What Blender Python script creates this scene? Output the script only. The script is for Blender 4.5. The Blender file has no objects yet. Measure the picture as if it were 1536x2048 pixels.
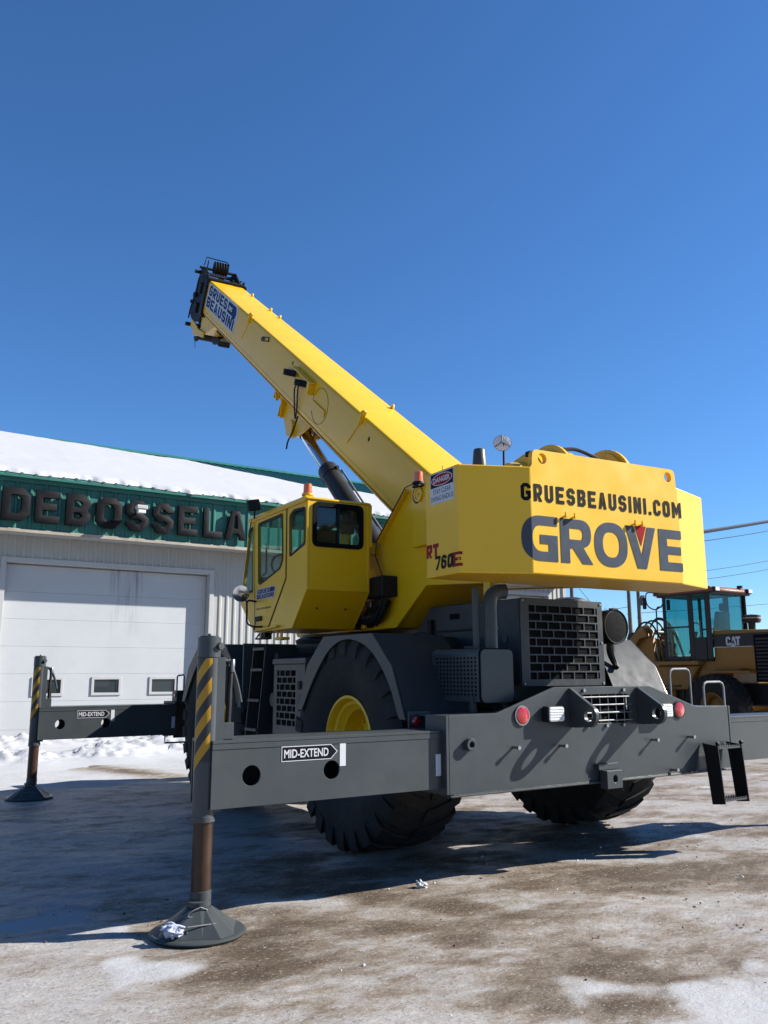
import bpy, bmesh, math, random
import numpy as np
from mathutils import Vector, Matrix
from mathutils.geometry import tessellate_polygon

random.seed(7)
R = math.radians
SC = bpy.context.scene
COL = SC.collection

# ------------------------------------------------------------------ camera, sky, sun, exposure
cam_d = bpy.data.cameras.new('camera')
cam = bpy.data.objects.new('camera', cam_d)
COL.objects.link(cam)
cam_d.sensor_fit = 'VERTICAL'
cam_d.sensor_height = 36.0
cam_d.lens = 1698.546 / 2048 * 36.0
cam_d.clip_start = 0.05
cam_d.clip_end = 3000
_r = Vector((0.83635728, -0.54817914, -0.00247496))
_u = Vector((-0.10061979, -0.15795066, 0.9823071))
_f = Vector((0.53887119, 0.82131067, 0.18726086))
cam.matrix_world = Matrix(((_r.x, _u.x, -_f.x, -5.4684), (_r.y, _u.y, -_f.y, -5.0125),
                           (_r.z, _u.z, -_f.z, 1.5060), (0, 0, 0, 1)))
SC.camera = cam

SUN_EL, SUN_AZ = R(32.0), R(114.0)          # azimuth clockwise from +Y
wld = bpy.data.worlds.new('World')
SC.world = wld
wld.use_nodes = True
wn = wld.node_tree
for n in list(wn.nodes):
    wn.nodes.remove(n)
sky = wn.nodes.new('ShaderNodeTexSky')
sky.sky_type = 'NISHITA'
sky.sun_disc = False
sky.sun_elevation = SUN_EL
sky.sun_rotation = SUN_AZ
sky.air_density = 1.0
sky.dust_density = 0.0
sky.ozone_density = 10.0
bg = wn.nodes.new('ShaderNodeBackground')
bg.inputs[1].default_value = 0.060
wo = wn.nodes.new('ShaderNodeOutputWorld')
hs = wn.nodes.new('ShaderNodeHueSaturation')          # camera-like colour rendition of the whole sky
hs.inputs['Saturation'].default_value = 1.04
wn.links.new(sky.outputs[0], hs.inputs['Color'])
wn.links.new(hs.outputs[0], bg.inputs[0])
wn.links.new(bg.outputs[0], wo.inputs[0])

sun_d = bpy.data.lights.new('sun', 'SUN')
sun_d.energy = 5.0
sun_d.angle = R(0.53)
sun_d.color = (1.0, 0.955, 0.89)
sun = bpy.data.objects.new('sun', sun_d)
COL.objects.link(sun)
sdir = Vector((math.sin(SUN_AZ) * math.cos(SUN_EL), math.cos(SUN_AZ) * math.cos(SUN_EL), math.sin(SUN_EL)))
sun.rotation_euler = sdir.to_track_quat('Z', 'Y').to_euler()
sun.location = sdir * 60

SC.view_settings.view_transform = 'Standard'
SC.view_settings.look = 'None'
SC.view_settings.gamma = 1.0
SC.view_settings.use_curve_mapping = False
SC.view_settings.exposure = 1.42
SC.render.engine = 'CYCLES'
SC.cycles.max_bounces = 8
SC.cycles.transparent_max_bounces = 12
SC.cycles.caustics_reflective = False
SC.cycles.caustics_refractive = False

# ------------------------------------------------------------------ materials
MATS = {}

def new_mat(name):
    m = bpy.data.materials.new(name)
    m.use_nodes = True
    MATS[name] = m
    nt = m.node_tree
    return m, nt, nt.nodes['Principled BSDF']

def paint(name, col, rough=0.4, metal=0.0, var=0.08, scale=3.0, bump=0.0, bscale=40.0, coat=0.0, rvar=0.06,
          grime=None, gamt=0.0, gscale=1.5, spec=0.32):
    m, nt, b = new_mat(name)
    N, L = nt.nodes, nt.links
    tc = N.new('ShaderNodeNewGeometry')
    nz = N.new('ShaderNodeTexNoise')
    nz.inputs['Scale'].default_value = scale
    nz.inputs['Detail'].default_value = 6
    L.new(tc.outputs['Position'], nz.inputs['Vector'])
    mr = N.new('ShaderNodeMapRange')
    mr.inputs['From Min'].default_value = 0.3
    mr.inputs['From Max'].default_value = 0.7
    mr.inputs['To Min'].default_value = 1 - var
    mr.inputs['To Max'].default_value = 1 + var
    L.new(nz.outputs['Fac'], mr.inputs['Value'])
    mx = N.new('ShaderNodeMix')
    mx.data_type = 'RGBA'
    mx.blend_type = 'MULTIPLY'
    mx.inputs[0].default_value = 1.0
    mx.inputs[6].default_value = (*col, 1)
    L.new(mr.outputs[0], mx.inputs[7])
    out = mx.outputs[2]
    if grime:
        g = N.new('ShaderNodeTexNoise')
        g.inputs['Scale'].default_value = gscale
        g.inputs['Detail'].default_value = 9
        g.inputs['Roughness'].default_value = 0.65
        L.new(tc.outputs['Position'], g.inputs['Vector'])
        gr = N.new('ShaderNodeMapRange')
        gr.inputs['From Min'].default_value = 0.45
        gr.inputs['From Max'].default_value = 0.75
        gr.inputs['To Max'].default_value = gamt
        L.new(g.outputs['Fac'], gr.inputs['Value'])
        m2 = N.new('ShaderNodeMix')
        m2.data_type = 'RGBA'
        m2.inputs[7].default_value = (*grime, 1)
        L.new(gr.outputs[0], m2.inputs[0])
        L.new(out, m2.inputs[6])
        out = m2.outputs[2]
    L.new(out, b.inputs['Base Color'])
    b.inputs['Metallic'].default_value = metal
    b.inputs['Specular IOR Level'].default_value = spec
    rr = N.new('ShaderNodeMapRange')
    rr.inputs['From Min'].default_value = 0.3
    rr.inputs['From Max'].default_value = 0.7
    rr.inputs['To Min'].default_value = max(0.03, rough - rvar)
    rr.inputs['To Max'].default_value = min(1, rough + rvar)
    nz2 = N.new('ShaderNodeTexNoise')
    nz2.inputs['Scale'].default_value = scale * 4
    nz2.inputs['Detail'].default_value = 5
    L.new(tc.outputs['Position'], nz2.inputs['Vector'])
    L.new(nz2.outputs['Fac'], rr.inputs['Value'])
    L.new(rr.outputs[0], b.inputs['Roughness'])
    if coat:
        b.inputs['Coat Weight'].default_value = coat
        b.inputs['Coat Roughness'].default_value = 0.12
    if bump:
        bp = N.new('ShaderNodeBump')
        bp.inputs['Strength'].default_value = bump
        bp.inputs['Distance'].default_value = 0.01
        n3 = N.new('ShaderNodeTexNoise')
        n3.inputs['Scale'].default_value = bscale
        n3.inputs['Detail'].default_value = 4
        L.new(tc.outputs['Position'], n3.inputs['Vector'])
        L.new(n3.outputs['Fac'], bp.inputs['Height'])
        L.new(bp.outputs[0], b.inputs['Normal'])
    return m

YEL = paint('yellow_paint', (0.63, 0.360, 0.004), 0.36, var=0.03, scale=1.2, bump=0.015, bscale=5, coat=0.18,
            grime=(0.2856, 0.1836, 0.0204), gamt=0.10, gscale=1.3)
GRY = paint('slate_paint', (0.03944, 0.04624, 0.04896), 0.36, var=0.10, scale=2.5, bump=0.03, bscale=9, coat=0.06, spec=0.22,
            grime=(0.068, 0.0646, 0.0578), gamt=0.22, gscale=1.6)
FEN = paint('fender_paint', (0.030, 0.035, 0.039), 0.62, var=0.10, scale=2.5, spec=0.12, grime=(0.05, 0.047, 0.042), gamt=0.4)
DGR = paint('dark_slate_paint', (0.01768, 0.0204, 0.02312), 0.45, var=0.15, scale=3, grime=(0.0408, 0.03808, 0.034), gamt=0.3)
BLK = paint('black_plastic', (0.00612, 0.00612, 0.0068), 0.6, var=0.2, scale=8, spec=0.25)
MATTE = paint('matte_black', (0.0034, 0.0034, 0.00408), 0.85, var=0.2, scale=8, spec=0.1)
RUB = paint('tyre_rubber', (0.00884, 0.00884, 0.00952), 0.75, var=0.25, scale=7, bump=0.25, bscale=60,
            grime=(0.0306, 0.02652, 0.02176), gamt=0.65, gscale=2.4, spec=0.3)
CHR = paint('chrome', (0.62, 0.63, 0.65), 0.14, metal=1.0, var=0.05, rvar=0.06)
STL = paint('worn_steel', (0.22, 0.225, 0.23), 0.48, metal=0.85, var=0.15, scale=12)
RST = paint('oily_piston', (0.040, 0.022, 0.014), 0.35, metal=0.3, var=0.35, scale=9, grime=(0.034, 0.0204, 0.0136), gamt=0.6, gscale=6)
WHT = paint('white_sticker', (0.4488, 0.4556, 0.476), 0.4, var=0.03, spec=0.08)
SLV = paint('silver_sticker', (0.374, 0.3876, 0.408), 0.35, var=0.04, spec=0.08)
NAV = paint('navy_sticker', (0.00544, 0.0136, 0.068), 0.4, var=0.05, spec=0.08)
BKS = paint('black_sticker', (0.0068, 0.0068, 0.00748), 0.4, var=0.1, spec=0.08)
GRS = paint('grey_lettering', (0.050, 0.059, 0.076), 0.4, var=0.05, spec=0.08)
REDS = paint('red_sticker', (0.2244, 0.00612, 0.01088), 0.4, var=0.06, spec=0.08)
REDD = paint('dark_red_sticker', (0.20, 0.0075, 0.014), 0.45, var=0.1, spec=0.08)
STY = paint('stripe_yellow', (0.34, 0.1768, 0.00612), 0.4, var=0.1)
SID = paint('white_siding', (0.305, 0.305, 0.292), 0.5, var=0.05, scale=1.2, grime=(0.272, 0.2448, 0.2108), gamt=0.35, gscale=1.4)
DOR = paint('door_enamel', (0.365, 0.373, 0.381), 0.45, var=0.03, scale=1.5, bump=0.03, bscale=4, grime=(0.306, 0.306, 0.306), gamt=0.18, gscale=1.2)
TRM = paint('white_trim', (0.34, 0.34, 0.3332), 0.45, var=0.04)
BEI = paint('beige_trim', (0.2856, 0.2584, 0.2108), 0.55, var=0.12, scale=4, grime=(0.1224, 0.102, 0.0748), gamt=0.5, gscale=3)
GRN = paint('green_steel', (0.024, 0.118, 0.096), 0.42, var=0.09, scale=1.6, grime=(0.0136, 0.051, 0.03944), gamt=0.5, gscale=1.5)
LTR = paint('weathered_black_letters', (0.0055, 0.0056, 0.0068), 0.6, var=0.2, scale=5, spec=0.10, grime=(0.013, 0.013, 0.015), gamt=0.5, gscale=4)
CATY = paint('loader_yellow', (0.2448, 0.1156, 0.0204), 0.5, var=0.10, scale=2, grime=(0.1088, 0.068, 0.034), gamt=0.6, gscale=2.0)
CATB = paint('loader_black', (0.0136, 0.01428, 0.01632), 0.5, var=0.15)
CATR = paint('loader_roof', (0.1496, 0.0578, 0.0306), 0.55, var=0.1)
WOOD = paint('pole_wood', (0.0884, 0.0748, 0.0646), 0.85, var=0.2, scale=4)
BARK = paint('bare_bark', (0.136, 0.119, 0.1088), 0.9, var=0.2)
CABL = paint('cable_sheath', (0.010, 0.018, 0.034), 0.6, spec=0.1)
INT = paint('cab_interior', (0.0374, 0.0374, 0.03944), 0.7, var=0.2)
SEAT = paint('seat_fabric', (0.0204, 0.0204, 0.02176), 0.85, var=0.2)
CLOTH = paint('blue_white_cloth', (0.3536, 0.3808, 0.476), 0.85, var=0.15, scale=20, bump=0.4, bscale=60)
SNOW = paint('snow', (0.325, 0.332, 0.35), 0.75, var=0.03, scale=6, bump=0.5, bscale=22, spec=0.3)
ICE = paint('ice_lump', (0.4216, 0.4352, 0.4488), 0.5, var=0.15, scale=20, grime=(0.238, 0.1904, 0.136), gamt=0.6, gscale=10)

def lens(name, col, rough=0.15, trans=0.0):
    m, nt, b = new_mat(name)
    b.inputs['Base Color'].default_value = (*col, 1)
    b.inputs['Roughness'].default_value = rough
    b.inputs['Coat Weight'].default_value = 0.6
    w = nt.nodes.new('ShaderNodeTexVoronoi')
    w.inputs['Scale'].default_value = 60
    bp = nt.nodes.new('ShaderNodeBump')
    bp.inputs['Strength'].default_value = 0.35
    bp.inputs['Distance'].default_value = 0.005
    g = nt.nodes.new('ShaderNodeNewGeometry')
    nt.links.new(g.outputs['Position'], w.inputs['Vector'])
    nt.links.new(w.outputs['Distance'], bp.inputs['Height'])
    nt.links.new(bp.outputs[0], b.inputs['Normal'])
    return m
REDL = lens('red_lens', (0.315, 0.0126, 0.0154))
AMB = lens('amber_lens', (0.56, 0.112, 0.021), 0.25)
CLR = lens('clear_lens', (0.56, 0.567, 0.56), 0.12)

def glass(name, tint, gloss_rough=0.02):
    m, nt, b = new_mat(name)
    N, L = nt.nodes, nt.links
    N.remove(b)
    t = N.new('ShaderNodeBsdfTransparent')
    t.inputs[0].default_value = (*tint, 1)
    g = N.new('ShaderNodeBsdfGlossy')
    g.inputs['Roughness'].default_value = gloss_rough
    lw = N.new('ShaderNodeLayerWeight')
    lw.inputs[0].default_value = 0.5
    pw = N.new('ShaderNodeMath')
    pw.operation = 'POWER'
    pw.inputs[1].default_value = 4.0
    L.new(lw.outputs['Facing'], pw.inputs[0])
    fr = N.new('ShaderNodeMath')
    fr.operation = 'MULTIPLY_ADD'
    fr.inputs[1].default_value = 0.7
    fr.inputs[2].default_value = 0.035
    L.new(pw.outputs[0], fr.inputs[0])
    mx = N.new('ShaderNodeMixShader')
    nz = N.new('ShaderNodeTexNoise')
    nz.inputs['Scale'].default_value = 1.5
    bp = N.new('ShaderNodeBump')
    bp.inputs['Strength'].default_value = 0.04
    L.new(nz.outputs['Fac'], bp.inputs['Height'])
    L.new(bp.outputs[0], g.inputs['Normal'])
    L.new(fr.outputs[0], mx.inputs[0])
    L.new(t.outputs[0], mx.inputs[1])
    L.new(g.outputs[0], mx.inputs[2])
    L.new(mx.outputs[0], N['Material Output'].inputs[0])
    return m
def stain_door(m):
    nt = m.node_tree
    N, L = nt.nodes, nt.links
    b = N['Principled BSDF']
    src = b.inputs['Base Color'].links[0].from_socket
    g = N.new('ShaderNodeNewGeometry')
    sp = N.new('ShaderNodeSeparateXYZ')
    L.new(g.outputs['Position'], sp.inputs[0])
    def mth(op, a, c, d=None):
        n = N.new('ShaderNodeMath')
        n.operation = op
        for i, x in enumerate((a, c, d)):
            if x is None: continue
            if isinstance(x, (int, float)): n.inputs[i].default_value = x
            else: L.new(x, n.inputs[i])
        return n.outputs[0]
    dx = mth('ABSOLUTE', mth('SUBTRACT', sp.outputs['X'], .64), 0)
    mx_ = N.new('ShaderNodeMapRange')
    mx_.interpolation_type = 'SMOOTHSTEP'
    for k, v in (('From Min', .30), ('From Max', .46), ('To Min', 1.0), ('To Max', 0.0)): mx_.inputs[k].default_value = v
    L.new(dx, mx_.inputs['Value'])
    mz = N.new('ShaderNodeMapRange')
    for k, v in (('From Min', 2.3), ('From Max', 3.9), ('To Min', .0), ('To Max', 1.0)): mz.inputs[k].default_value = v
    L.new(sp.outputs['Z'], mz.inputs['Value'])
    mp = N.new('ShaderNodeMapping')
    mp.inputs['Scale'].default_value = (14, 1, 1.1)
    L.new(g.outputs['Position'], mp.inputs[0])
    nz = N.new('ShaderNodeTexNoise')
    nz.inputs['Scale'].default_value = 1.0
    nz.inputs['Detail'].default_value = 8
    L.new(mp.outputs[0], nz.inputs['Vector'])
    st = N.new('ShaderNodeMapRange')
    for k, v in (('From Min', .40), ('From Max', .70), ('To Min', .0), ('To Max', .75)): st.inputs[k].default_value = v
    L.new(nz.outputs['Fac'], st.inputs['Value'])
    f = mth('MULTIPLY', mth('MULTIPLY', mx_.outputs[0], mz.outputs[0]), st.outputs[0])
    m2 = N.new('ShaderNodeMix')
    m2.data_type = 'RGBA'
    m2.inputs[7].default_value = (.12, .125, .135, 1)
    L.new(f, m2.inputs[0])
    L.new(src, m2.inputs[6])
    L.new(m2.outputs[2], b.inputs['Base Color'])
stain_door(DOR)
GLS = glass('tinted_glass', (0.80, 0.90, 0.88))
TEAL = glass('teal_glass', (0.47, 0.74, 0.76))
DGL = lens('dark_window_glass', (0.018, 0.024, 0.024), 0.06)

# ------------------------------------------------------------------ numpy noise
def _hash(ix, iy, seed):
    n = (ix.astype(np.int64) * 374761393 + iy.astype(np.int64) * 668265263 + seed * 974634777) & 0xFFFFFFFF
    n = ((n ^ (n >> 13)) * 1274126177) & 0xFFFFFFFF
    n = n ^ (n >> 16)
    return (n & 0xFFFFFF) / float(0xFFFFFF)

def vnoise(x, y, seed=0):
    ix, iy = np.floor(x), np.floor(y)
    fx, fy = x - ix, y - iy
    fx, fy = fx * fx * fx * (fx * (fx * 6 - 15) + 10), fy * fy * fy * (fy * (fy * 6 - 15) + 10)
    a, b = _hash(ix, iy, seed), _hash(ix + 1, iy, seed)
    c, d = _hash(ix, iy + 1, seed), _hash(ix + 1, iy + 1, seed)
    return (a * (1 - fx) + b * fx) * (1 - fy) + (c * (1 - fx) + d * fx) * fy

def fbm(x, y, seed=0, oct=5, gain=0.5):
    s, a, t = 0.0, 1.0, 0.0
    for k in range(oct):
        s = s + a * vnoise(x * 2 ** k + 17.3 * k, y * 2 ** k - 9.1 * k, seed + k)
        t += a
        a *= gain
    return s / t

# ------------------------------------------------------------------ mesh builder
WPOS = {}
I4 = Matrix.Identity(4)

class MB:
    def __init__(s, M=I4):
        s.M, s.v, s.f = M, [], []

    def add(s, vs, fs):
        n = len(s.v)
        s.v += [s.M @ Vector(p) for p in vs]
        s.f += [tuple(i + n for i in f) for f in fs]
        return s

    def box(s, x0, x1, y0, y1, z0, z1):
        return s.add([(x0, y0, z0), (x1, y0, z0), (x1, y1, z0), (x0, y1, z0), (x0, y0, z1), (x1, y0, z1), (x1, y1, z1), (x0, y1, z1)],
                     [(0, 3, 2, 1), (4, 5, 6, 7), (0, 1, 5, 4), (1, 2, 6, 5), (2, 3, 7, 6), (3, 0, 4, 7)])

    def plate(s, outer, holes, P, w0, w1):
        """flat plate with holes: P(u, v, w) -> xyz"""
        loops = [outer] + list(holes)
        flat = [p for lp in loops for p in lp]
        tri = tessellate_polygon([[Vector((u, v, 0)) for u, v in lp] for lp in loops])
        n = len(flat)
        vs = [P(u, v, w1) for u, v in flat] + [P(u, v, w0) for u, v in flat]
        fs = []
        if holes:
            for t in tri:
                fs.append(tuple(t))
                fs.append(tuple(i + n for i in reversed(t)))
        else:
            fs.append(tuple(range(n)))
            fs.append(tuple(reversed(range(n, 2 * n))))
        k = 0
        for lp in loops:
            m = len(lp)
            for i in range(m):
                a, b = k + i, k + (i + 1) % m
                fs.append((a, a + n, b + n, b))
            k += m
        return s.add(vs, fs)

    def prismx(s, poly, x0, x1, holes=()):
        return s.plate(poly, holes, lambda u, v, w: (w, u, v), x0, x1)

    def prismy(s, poly, y0, y1, holes=()):
        return s.plate(poly, holes, lambda u, v, w: (u, w, v), y0, y1)

    def prismz(s, poly, z0, z1, holes=()):
        return s.plate(poly, holes, lambda u, v, w: (u, v, w), z0, z1)

    def rings(s, rings, closed_path=False, caps=True):
        n = len(rings[0])
        vs = [p for r in rings for p in r]
        fs = []
        m = len(rings)
        for k in range(m if closed_path else m - 1):
            a, b = k * n, ((k + 1) % m) * n
            for i in range(n):
                j = (i + 1) % n
                fs.append((a + i, a + j, b + j, b + i))
        if caps and not closed_path:
            fs.append(tuple(reversed(range(n))))
            fs.append(tuple((m - 1) * n + i for i in range(n)))
        return s.add(vs, fs)

    def tube(s, pts, r, seg=10, caps=True, closed=False):
        pts = [Vector(p) for p in pts]
        rings, up = [], None
        for i, p in enumerate(pts):
            if closed:
                d = pts[(i + 1) % len(pts)] - pts[i - 1]
            else:
                d = pts[min(i + 1, len(pts) - 1)] - pts[max(i - 1, 0)]
            d.normalize()
            if up is None:
                up = d.orthogonal().normalized()
            up = (up - d * up.dot(d)).normalized()
            sd = d.cross(up)
            rr = r[i] if isinstance(r, (list, tuple)) else r
            rings.append([p + up * rr * math.cos(2 * math.pi * k / seg) + sd * rr * math.sin(2 * math.pi * k / seg) for k in range(seg)])
        return s.rings(rings, closed, caps)

    def cyl(s, a, b, r, seg=20, r2=None):
        return s.tube([a, b], [r, r if r2 is None else r2], seg)

    def lathe(s, prof, origin, axis='z', seg=40, flip=1):
        """prof: (h, r) pairs along axis"""
        o = Vector(origin)
        rings = []
        for h, r in prof:
            ring = []
            for k in range(seg):
                c, q = math.cos(2 * math.pi * k / seg) * r, math.sin(2 * math.pi * k / seg) * r
                h2 = h * flip
                ring.append(o + (Vector((c, q, h2)) if axis == 'z' else Vector((h2, c, q)) if axis == 'x' else Vector((c, h2, q))))
            rings.append(ring)
        return s.rings(rings, False, True)

    def build(s, name, mat, parent=None, bevel=0.0, smooth=35, bseg=1):
        vs = [Vector(p) for p in s.v]
        lo = Vector((min(p.x for p in vs), min(p.y for p in vs), min(p.z for p in vs)))
        hi = Vector((max(p.x for p in vs), max(p.y for p in vs), max(p.z for p in vs)))
        c = (lo + hi) / 2
        if parent is None:
            c.z = lo.z
        me = bpy.data.meshes.new(name)
        me.from_pydata([p - c for p in vs], [], s.f)
        bm = bmesh.new()
        bm.from_mesh(me)
        bmesh.ops.recalc_face_normals(bm, faces=bm.faces)
        if bevel:
            es = [e for e in bm.edges if len(e.link_faces) == 2 and e.calc_face_angle(0) > 0.5]
            bmesh.ops.bevel(bm, geom=es, offset=bevel, offset_type='OFFSET', segments=bseg, profile=0.5, affect='EDGES', clamp_overlap=True)
        bm.to_mesh(me)
        bm.free()
        if smooth:
            for p in me.polygons:
                p.use_smooth = True
            me.set_sharp_from_angle(angle=R(smooth))
        me.materials.append(mat)
        o = bpy.data.objects.new(name, me)
        COL.objects.link(o)
        WPOS[o.name] = c
        o.location = c
        if parent is not None:
            o.parent = parent
            o.location = c - WPOS[parent.name]
        return o

def empty(name, loc, parent=None):
    o = bpy.data.objects.new(name, None)
    o.empty_display_size = 0.2
    COL.objects.link(o)
    WPOS[o.name] = Vector(loc)
    o.location = loc
    if parent is not None:
        o.parent = parent
        o.location = Vector(loc) - WPOS[parent.name]
    return o

def tag(o, label=None, cat=None, group=None, kind=None):
    if label: o['label'] = label
    if cat: o['category'] = cat
    if group: o['group'] = group
    if kind: o['kind'] = kind
    return o

def rename(o, label):
    o['label'] = label
    return o

def rpoly(pts, r, seg=4):
    out, n = [], len(pts)
    for i in range(n):
        p0, p, p1 = (Vector(pts[i - 1]), Vector(pts[i]), Vector(pts[(i + 1) % n]))
        a, b = (p0 - p), (p1 - p)
        rr = min(r, a.length * 0.45, b.length * 0.45)
        a, b = p + a.normalized() * rr, p + b.normalized() * rr
        for k in range(seg + 1):
            t = k / seg
            q = a * (1 - t) ** 2 + p * 2 * t * (1 - t) + b * t * t
            out.append((q.x, q.y))
    return out

def circ(cx, cy, r, n=20, ry=None):
    return [(cx + r * math.cos(2 * math.pi * k / n), cy + (ry or r) * math.sin(2 * math.pi * k / n)) for k in range(n)]

def rect(x0, y0, x1, y1):
    return [(x0, y0), (x1, y0), (x1, y1), (x0, y1)]

def bez(pts, n=14):
    """Catmull-Rom through points"""
    P = [Vector(p) for p in pts]
    P = [P[0] * 2 - P[1]] + P + [P[-1] * 2 - P[-2]]
    out = []
    for i in range(1, len(P) - 2):
        for k in range(n):
            t = k / n
            out.append(0.5 * ((2 * P[i]) + (P[i + 1] - P[i - 1]) * t + (2 * P[i - 1] - 5 * P[i] + 4 * P[i + 1] - P[i + 2]) * t * t
                              + (3 * P[i] - P[i - 1] - 3 * P[i + 1] + P[i + 2]) * t ** 3))
    out.append(P[-2])
    return out

# ------------------------------------------------------------------ block lettering
def stroke(pts, t):
    """mitred ribbon outline of a polyline"""
    P = [Vector(p) for p in pts]
    Lf, Rt = [], []
    for i, p in enumerate(P):
        d0 = (p - P[i - 1]).normalized() if i else None
        d1 = (P[i + 1] - p).normalized() if i < len(P) - 1 else None
        d0, d1 = d0 or d1, d1 or d0
        n0, n1 = Vector((-d0.y, d0.x)), Vector((-d1.y, d1.x))
        m = (n0 + n1).normalized()
        k = (t / 2) / max(0.35, m.dot(n0))
        Lf.append(tuple(p + m * k))
        Rt.append(tuple(p - m * k))
    return Lf + Rt[::-1]

def glyph(ch, w, t, c):
    h = t / 2
    oct_o = [(c, 0), (w - c, 0), (w, c), (w, 1 - c), (w - c, 1), (c, 1), (0, 1 - c), (0, c)]
    ci = c * 0.55
    oct_i = [(t + ci, t), (w - t - ci, t), (w - t, t + ci), (w - t, 1 - t - ci), (w - t - ci, 1 - t), (t + ci, 1 - t), (t, 1 - t - ci), (t, t + ci)]
    k = c * 0.75
    if ch in 'O0': return [(oct_o, [oct_i])]
    if ch == 'D': return [([(0, 0), (w - c, 0), (w, c), (w, 1 - c), (w - c, 1), (0, 1)],
                          [[(t, t), (w - t - ci, t), (w - t, t + ci), (w - t, 1 - t - ci), (w - t - ci, 1 - t), (t, 1 - t)]])]
    if ch == 'E': return [([(0, 0), (w, 0), (w, t), (t, t), (t, .5 - h), (.88 * w, .5 - h), (.88 * w, .5 + h), (t, .5 + h), (t, 1 - t), (w, 1 - t), (w, 1), (0, 1)], [])]
    if ch == 'L': return [([(0, 0), (w, 0), (w, t), (t, t), (t, 1), (0, 1)], [])]
    if ch == 'T': return [([(w / 2 - h, 0), (w / 2 + h, 0), (w / 2 + h, 1 - t), (w, 1 - t), (w, 1), (0, 1), (0, 1 - t), (w / 2 - h, 1 - t)], [])]
    if ch == 'I': return [(rect(0, 0, t, 1), [])]
    if ch == '.': return [(rect(0, 0, t, t), [])]
    if ch == '-': return [(rect(0, .5 - h, w, .5 + h), [])]
    if ch == 'N': return [([(0, 0), (t, 0), (t, .60), (w - t, 0), (w, 0), (w, 1), (w - t, 1), (w - t, .40), (t, 1), (0, 1)], [])]
    if ch == 'M': return [([(0, 0), (t, 0), (t, .60), (w / 2 - .02, .18), (w / 2 + .02, .18), (w - t, .60), (w - t, 0), (w, 0), (w, 1), (w - t * .9, 1), (w / 2, .55), (t * .9, 1), (0, 1)], [])]
    if ch == 'A': return [([(0, 0), (t, 0), (t + .05 * w, .20), (w - t - .05 * w, .20), (w - t, 0), (w, 0), (.69 * w, 1), (.31 * w, 1)],
                          [[(t + .10 * w, .20 + t * .85), (w - t - .10 * w, .20 + t * .85), (.55 * w, .84), (.45 * w, .84)]])]
    if ch == 'V': return [([(w / 2 - h, 0), (w / 2 + h, 0), (w, 1), (w - t, 1), (w / 2, .28), (t, 1), (0, 1)], [])]
    if ch == 'U': return [(stroke([(h, 1), (h, h + k), (h + k, h), (w - h - k, h), (w - h, h + k), (w - h, 1)], t), [])]
    if ch == 'C': return [(stroke([(w - h, .66), (w - h, 1 - h - k), (w - h - k, 1 - h), (h + k, 1 - h), (h, 1 - h - k), (h, h + k), (h + k, h), (w - h - k, h), (w - h, h + k), (w - h, .34)], t), [])]
    if ch == 'G': return [(stroke([(w - h, .70), (w - h, 1 - h - k), (w - h - k, 1 - h), (h + k, 1 - h), (h, 1 - h - k), (h, h + k), (h + k, h), (w - h - k, h), (w - h, h + k), (w - h, .46), (.50 * w, .46)], t), [])]
    if ch == 'S': return [(stroke([(w - h, .70), (w - h, 1 - h - k), (w - h - k, 1 - h), (h + k, 1 - h), (h, 1 - h - k), (h, .5 + k * .8), (h + k * .8, .5), (w - h - k * .8, .5), (w - h, .5 - k * .8), (w - h, h + k), (w - h - k, h), (h + k, h), (h, h + k), (h, .30)], t), [])]
    if ch == '6': return [(stroke([(w - h, .72), (w - h, 1 - h - k), (w - h - k, 1 - h), (h + k, 1 - h), (h, 1 - h - k), (h, h + k), (h + k, h), (w - h - k, h), (w - h, h + k), (w - h, .56 - k), (w - h - k, .56), (t + .001, .56)], t), [])]
    if ch == '7': return [([(.18 * w, 0), (.18 * w + t * 1.1, 0), (w, .78), (w, 1), (0, 1), (0, 1 - t), (w - t * .7, 1 - t)], [])]
    if ch == 'B': return [([(0, 0), (w - c, 0), (w, c), (w, .5 - c * .7), (w - c * .5, .5), (w, .5 + c * .7), (w, 1 - c), (w - c, 1), (0, 1)],
                          [[(t, t), (w - t - ci, t), (w - t, t + ci), (w - t, .5 - h - ci), (w - t - ci, .5 - h * .8), (t, .5 - h * .8)],
                           [(t, .5 + h * .8), (w - t - ci, .5 + h * .8), (w - t, .5 + h + ci), (w - t, 1 - t - ci), (w - t - ci, 1 - t), (t, 1 - t)]])]
    if ch in 'RP': 
        g = [([(0, 0), (t, 0), (t, .40 - h), (.42 * w, .40 - h), (w - t * 1.08, 0), (w, 0), (w * .72, .40 - h), (w, .40 + c * .6), (w, 1 - c), (w - c, 1), (0, 1)],
              [[(t, .40 + h), (w - t - ci, .40 + h), (w - t, .40 + h + ci), (w - t, 1 - t - ci), (w - t - ci, 1 - t), (t, 1 - t)]])]
        return g
    return []

NARROW = {'I': None, '.': None, 'M': 1.3, '-': .6}

def text_width(txt, w, t, gap):
    return sum((t if ch in 'I.' else w * NARROW.get(ch, 1.0) if ch != ' ' else w * .6) + gap for ch in txt) - gap

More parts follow.
